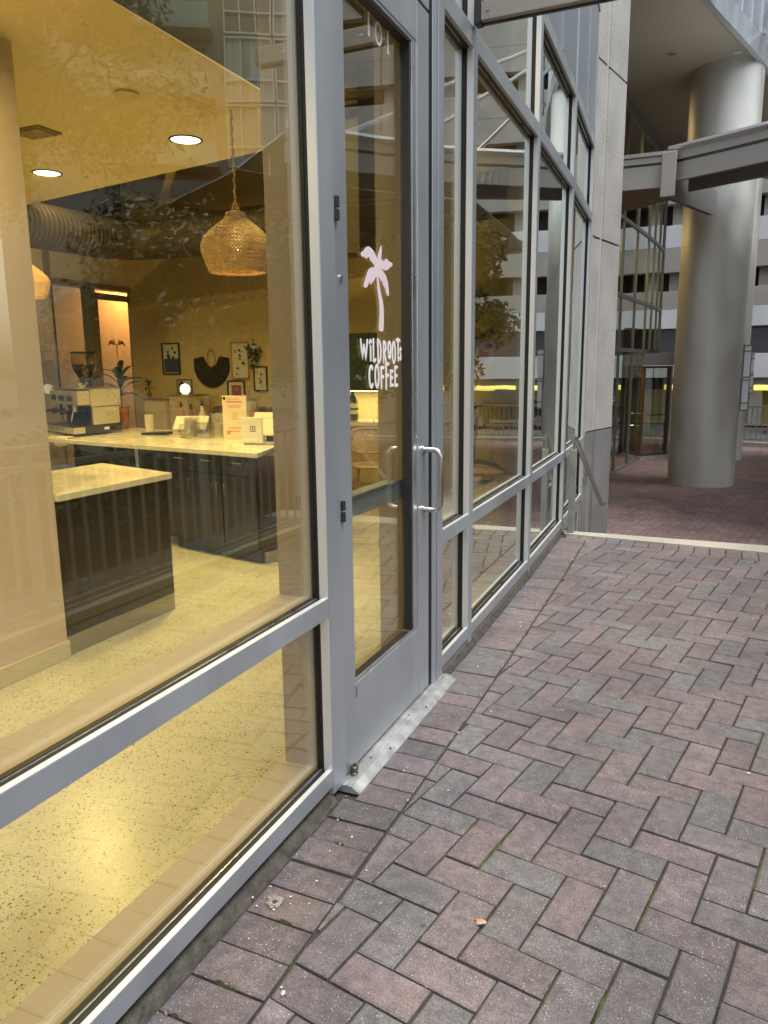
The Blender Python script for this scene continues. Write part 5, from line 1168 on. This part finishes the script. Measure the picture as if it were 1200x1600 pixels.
# hanging wall plants
def vine(x, z, r, n, label, seed):
    t = thing('hanging_plant', label, 'plant', (x,YW,z), 'plants on the far wall'); rnd = random.Random(seed); b = B()
    for k in range(n):
        c = Vector((x+rnd.gauss(0,r*.5), YW-.05-abs(rnd.gauss(0,.02)), z+rnd.gauss(0,r*.5)-(.12 if k > n*.85 else 0))); s = rnd.uniform(.018,.034); a_ = rnd.uniform(0,6.28)
        u = Vector((math.cos(a_),rnd.uniform(-.3,.3),math.sin(a_))); v = Vector((-math.sin(a_),rnd.uniform(-.3,.3),math.cos(a_))); b.add([c-u*s,c+v*s*.6,c+u*s,c-v*s*.6],[(0,1,2,3)])
    b.build('leaves', PL, t); b = B(); b.lathe([(.03,0),(.045,.06),(.046,.07)],(x,YW-.05,z-.02),14); b.build('pot', CRM, t, smooth=True)
vine(-3.88,1.52,.08,60,'small trailing plant on the wall above the figure drawing',2)
vine(-1.32,1.93,.13,90,'dark trailing plant high on the wall above the colourful painting',6)
# shelf, ball lamp, sofa
t = thing('side_cabinet','pale narrow cabinet with a plant below the small landscape frame','cabinet',(-4.95,7.2,0)); b = B(); b.box(-5.08,-4.78,6.95,7.4,0,.98); b.build('body', FARW, t, bevel=.005); b = B(); b.box(-5.1,-4.76,6.93,7.41,.981,1.0); b.build('top', BRASS, t)
leafy('potted_plant','small plant on the pale narrow cabinet by the far wall',-5.12,7.1,1.0,.2,1,10,.02,.13,PL,TERC,.03,.05,9)
t = thing('side_cabinet','pale square cabinet under the glowing ball lamp','cabinet',(-4.64,7.2,0)); b = B(); b.box(-4.76,-4.5,7.0,7.4,0,1.02); b.build('body', FARW, t, bevel=.005); b = B(); b.box(-4.77,-4.49,6.99,7.41,1.021,1.03); b.build('top', BRASS, t)
t = thing('ball_lamp','small glowing ball lamp on the square cabinet','lamp',(-4.64,7.15,1.03)); b = B(); b.lathe([(.03,0),(.055,.03),(.06,.06),(.045,.10),(.001,.12)],(-4.64,7.15,1.035),16); b.build('globe', mat('lamp_globe',(1,.9,.7),.4,emis=(1,.88,.6),es=1.2), t, smooth=True); b = B(); b.lathe([(.04,0),(.04,.005)],(-4.64,7.15,1.0301),16); b.build('foot', BRASS, t)
sf = thing('sofa','low sofa with striped cushions against the far wall','sofa',(-3.7,7.1,0)); SF = mat('sofa_fabric',(.22,.14,.08),.95,var=(30,.4),stretch=(1,1,.2))
b = B(); b.box(-4.3,-3.1,6.85,7.4,.12,.42); b.build('seat', SF, sf, bevel=.03); b = B(); b.box(-4.3,-3.1,7.3,7.48,.421,.80); b.build('back', SF, sf, bevel=.04)
STR = mat('striped_cushion',(.16,.11,.06),.9,var=(9,.8),stretch=(6,1,1))
for k in range(3): b = B(); b.obox((-4.1+k*.36,7.2,.76),(.34,.12,.28),0,.15); b.build('cushion', STR, sf, bevel=.04)
b = B(); 
for x in (-4.25,-3.15):
    b = B(); b.tube([(x,6.9,.12),(x,6.9,0)],.015,8); b.build('leg', BLACKP, sf)
# bar at the back with lit splash
bb = thing('back_bar','back bar counter with lit cream splash and dark board above, seen through the door','bar',(-2.4,7.2,0))
b = B(); b.box(-3.0,-1.75,6.95,7.49,0,.73); b.build('front', FARW, bb); b = B(); b.box(-3.02,-1.73,6.90,7.495,.731,.77); b.build('top', COUNT, bb, bevel=.003)
b = B(); b.box(-3.0,-1.75,7.47,7.498,.771,1.06); b.build('splash', mat('splash_tile',(.75,.66,.40),.3), bb)
b = B(); b.box(-3.0,-1.75,7.18,7.498,1.075,1.66); b.build('dark_cupboard', mat('dark_green_board',(.035,.045,.03),.5,var=(4,.4)), bb, bevel=.004)
b = B(); b.box(-2.95,-1.8,7.25,7.27,1.066,1.0745); b.build('light_strip', LAMP, bb)
l = bpy.data.lights.new('strip_lamp','AREA'); l.shape='RECTANGLE'; l.size=1.1; l.size_y=.03; l.energy=3; l.color=(1,.74,.32); o = bpy.data.objects.new('strip_lamp', l); COL.objects.link(o); o.parent = bb; o.location = Vector((-2.375,7.26,1.06))-Vector(bb.location)
t = thing('bottle','green glass demijohn shaped bottle with label on the back bar','bottle',(-2.5,7.1,.77)); b = B(); b.lathe([(.055,0),(.06,.02),(.06,.17),(.045,.23),(.018,.27),(.018,.30)],(-2.47,7.1,.771),20); b.build('body', mat('dark_bottle',(.03,.035,.02),.15), t, smooth=True); b = B(); b.lathe([(.0612,.07),(.0612,.11)],(-2.47,7.1,.771),20,False); b.lathe([(.0612,.13),(.0612,.18)],(-2.47,7.1,.771),20,False); b.build('label', CRM, t, smooth=True)
b = B(); b.lathe([(.05,0),(.08,.04),(.085,.10),(.05,.16),(.001,.18)],(-2.66,7.1,.771),16); tag(b.build('dark_vase', BLACKP, smooth=True),'round dark vase left of the green bottle on the bar','vase')
# rattan chairs
RAT = mat('rattan',(.50,.33,.17),.5,var=(30,.15)); RATW = weave_mat('cane_webbing',(.56,.40,.22))
def chair():
    t = thing('cafe_chair','round backed cane chair seen through the door below the lettering','chair',(0,0,0),'cane cafe chairs')
    b = B(); pts = [(.15*math.copysign(abs(math.cos(a_))**.55,math.cos(a_)), .17, .66+.11*math.copysign(abs(math.sin(a_))**.55,math.sin(a_))) for a_ in [2*math.pi*k/32 for k in range(33)]]; b.tube(pts,.013,8,cap=False); b.build('back_frame', RAT, t, smooth=True)
    b = B(); b.add([(p[0]*.93,.17,.66+(p[2]-.66)*.93) for p in pts[:-1]]+[(p[0]*.93,.175,.66+(p[2]-.66)*.93) for p in pts[:-1]],[tuple(range(32)),tuple(range(32,64))[::-1]]); b.build('cane_back', RATW, t)
    b = B(); b.lathe([(.17,0),(.185,.012),(.175,.03),(.001,.034)],(0,0,.40),28); b.build('seat', RATW, t, smooth=True)
    for x, y, tx, ty in ((-.15,.14,-.155,.17),(.15,.14,.155,.17),(-.13,-.13,-.15,-.15),(.13,-.13,.15,-.15)):
        b = B(); 
        if y > 0: b.tube([(x*1.1,.20,0),(x,.15,.40),(x,.168,.60)],[.011,.013,.012],8)
        else: b.tube([(x*1.15,y*1.2,0),(x,y,.40)],[.009,.014],8)
        b.build('leg', RAT, t, smooth=True)
    b = B(); b.tube([(.15*math.cos(k*math.pi/10),.15*math.sin(k*math.pi/10),.22) for k in range(21)],.007,6,cap=False); b.build('ring_stretcher', RAT, t, smooth=True)
    return t
ch = chair(); ch.location = (-1.93,6.35,0); ch.rotation_euler.z = math.pi+.3
ch['label'] = 'cane cafe chair seen through the door glass, in front of the bar'
def copy_thing(o, loc, rz, label):
    c = o.copy(); COL.objects.link(c); c.location = loc; c.rotation_euler.z = rz; c['label'] = label
    for k in o.children:
        d = k.copy(); COL.objects.link(d); d.parent = c
    return c
copy_thing(ch,(-2.35,5.95,0),.2,'cane cafe chair left of the one in the middle of the door glass, facing away')
copy_thing(ch,(-.75,4.75,0),2.2,'cane cafe chair seen through the bay right of the sidelight')
copy_thing(ch,(-.8,6.3,0),-.7,'cane cafe chair deep behind the farther window bays')
t = thing('cafe_table','small round table between the cane chairs behind the door','table',(-2.35,6.4,0)); b = B(); b.lathe([(.28,0),(.28,.02)],(-2.4,6.4,.64),32); b.build('tabletop', COUNT, t, smooth=True); b = B(); b.lathe([(.02,.03),(.02,.639)],(-2.4,6.4,0),12); b.build('column', BLACKP, t, smooth=True); b = B(); b.lathe([(.18,0),(.17,.015),(.02,.03)],(-2.4,6.4,0),24); b.build('foot', BLACKP, t, smooth=True)
leafy('floor_plant','tall leafy floor plant in a pale pot behind the sidelight window',-.50,4.45,0,1.25,1.1,16,.05,.42,PL,CRM,.13,.30,12)
lc = thing('lounge_chair','bent wood lounge chair with cushions seen through the second bay from the door','armchair',(-.95,5.3,0)); WD = mat('bent_wood',(.16,.07,.03),.4)
for s in (-.26,.26):
    b = B(); b.tube([(-.95+s,4.95,0),(-.95+s,4.98,.32),(-.95+s,5.15,.46),(-.95+s,5.4,.44),(-.95+s,5.55,.62),(-.95+s,5.62,.92)],.016,8); b.tube([(-.95+s,5.6,0),(-.95+s,5.42,.43)],.014,8); b.build('side_frame', WD, lc, smooth=True)
b = B(); b.obox((-.95,5.2,.36),(.48,.46,.10),0,.1); b.build('seat_cushion', CRM, lc, bevel=.03); b = B(); b.obox((-.95,5.52,.66),(.48,.09,.46),0,-.2); b.build('back_cushion', CRM, lc, bevel=.03)
# ------------------------------------------------------------------ small things on the paving
random.seed(11)
b = B()
for k in range(150):
    y = random.uniform(.5,5.6); x = fx(y)+abs(random.gauss(0,.16))+.01 if random.random() < .8 else random.uniform(0,1.8)
    if 1.9 < y < 2.9 and x < .08: x += .08
    s = random.uniform(.0015,.0045)*(1 if random.random() < .93 else 1.8); q = [Vector((x,y,.004))+Vector((random.uniform(-s,s),random.uniform(-s,s),random.uniform(-.3*s,s))) for _ in range(1)]
    c = Vector((x,y,.003)); vs = [c+Vector((s*math.cos(t)*random.uniform(.7,1.2),s*math.sin(t)*random.uniform(.6,1.1),0)) for t in [0,1.2,2.4,3.6,4.9]]+[c+Vector((0,0,s*.8))]
    b.add(vs, [(0,1,5),(1,2,5),(2,3,5),(3,4,5),(4,0,5)])
tag(b.build('grit', mat('pale_grit',(.62,.58,.52),.8)), 'scattered pale grit and crumbs on the brick pavement', 'grit', kind='stuff')
b = B(); random.seed(3); L_ = []
for k in range(16):
    a_ = 2*math.pi*k/16; r = .0105*(1+.22*math.sin(a_*3+.6)+.15*math.sin(a_*5)) ; L_.append((.563+r*math.cos(a_)*1.15, 1.533+r*math.sin(a_), .0035+.004*abs(math.sin(a_*1.5))))
b.add(L_+[(.563,1.533,.004)], [(i,(i+1)%16,16) for i in range(16)]); o = b.build('fallen_leaf', mat('dry_leaf',(.48,.32,.22),.7,var=(60,.25)), smooth=True); tag(o,'small curled orange dry leaf lying on the bricks','leaf'); o.modifiers.new('thick','SOLIDIFY').thickness = .0006
b = B(); n = 22
for (r0,z0_,r1,z1_) in ((.006,.0005,.011,.0058),(.011,.0058,.017,.0045),(.017,.0045,.022,.0022)):
    for k in range(n):
        w0 = 1+.45*noise.noise(Vector((math.cos(6.28*k/n)*2,math.sin(6.28*k/n)*2,r0*90))); w1 = 1+.45*noise.noise(Vector((math.cos(6.28*((k+1)%n)/n)*2,math.sin(6.28*((k+1)%n)/n)*2,r0*90)))
        a0, a1 = 2*math.pi*k/n, 2*math.pi*(k+1)/n; C = (.074,1.405)
        b.quad((C[0]+r0*w0*math.cos(a0),C[1]+r0*w0*math.sin(a0),z0_),(C[0]+r0*w1*math.cos(a1),C[1]+r0*w1*math.sin(a1),z0_),(C[0]+r1*w1*math.cos(a1),C[1]+r1*w1*math.sin(a1),z1_),(C[0]+r1*w0*math.cos(a0),C[1]+r1*w0*math.sin(a0),z1_))
tag(b.build('anchor_hole', mat('crusty_ring',(.30,.265,.24),.9,bump=(200,1,.003),var=(120,.4)), smooth=True), 'crusty pale ring round an old anchor hole in a border brick', 'anchor hole')
b = B(); b.lathe([(.0062,0),(.001,.0002)],(.074,1.405,.0035),14); tag(b.build('hole_plug', DARK), 'dark bottom of the old anchor hole in the border brick', 'hole')
b = B(); random.seed(21)
for k in range(46):
    y = random.uniform(.7,5.5); x = fx(y)+random.choice([random.uniform(.015,.05),random.uniform(.02,.3),random.uniform(.2,1.8)]); 
    if 1.9 < y < 2.9 and x < .09: x += .08
    a_ = random.uniform(0,6.28); s_ = random.uniform(.0025,.007); c = Vector((x,y,.0045)); u = Vector((math.cos(a_),math.sin(a_),.3))*s_; v = Vector((-math.sin(a_),math.cos(a_),.2))*s_*.45
    b.add([c-u,c-u*.2+v,c+u,c-u*.1-v,c-u+Vector((0,0,-.001)),c-u*.2+v+Vector((0,0,-.001)),c+u+Vector((0,0,-.001)),c-u*.1-v+Vector((0,0,-.001))],[(0,1,2,3),(7,6,5,4),(0,4,5,1),(1,5,6,2),(2,6,7,3),(3,7,4,0)])
tag(b.build('leaf_litter', mat('brown_litter',(.20,.12,.06),.8,var=(90,.5))), 'tiny brown leaf crumbs scattered over the pavement and along the sill', 'leaf litter', kind='stuff')
# moss lumps
b = B(); random.seed(8); MO = mat('moss',(.025,.028,.010),.95,bump=(160,1,.006),var=(80,.5))
for (x, y, s) in ((.105,1.680,.0075),(.118,1.682,.006),(.125,1.359,.009),(.14,1.357,.008),(.095,1.146,.010),(.115,1.142,.009),(.13,1.143,.007),(.06,1.04,.008)):
    m = 10; vs = []
    for j in range(4):
        for k in range(m): a_ = 2*math.pi*k/m; r = s*math.cos(j*.5)*(1+.25*noise.noise(Vector((x*90+k,y*50,j)))); vs.append((x+r*1.5*math.cos(a_),y+r*.8*math.sin(a_),-.006+s*.8*math.sin(j*.5)))
    b.add(vs, [(j*m+k,j*m+(k+1)%m,(j+1)*m+(k+1)%m,(j+1)*m+k) for j in range(3) for k in range(m)]+[tuple(range(3*m,4*m))])
MO2 = mat('moss_green',(.075,.095,.018),.95,bump=(160,1,.006),var=(30,.6)); tag(MOSS.build('joint_moss', MO2, smooth=True), 'green moss lines in the herringbone brick joints', 'moss', kind='stuff')
tag(b.build('moss', MO, smooth=True), 'small dark clumps of moss growing in the joints of the border bricks', 'moss', kind='stuff')
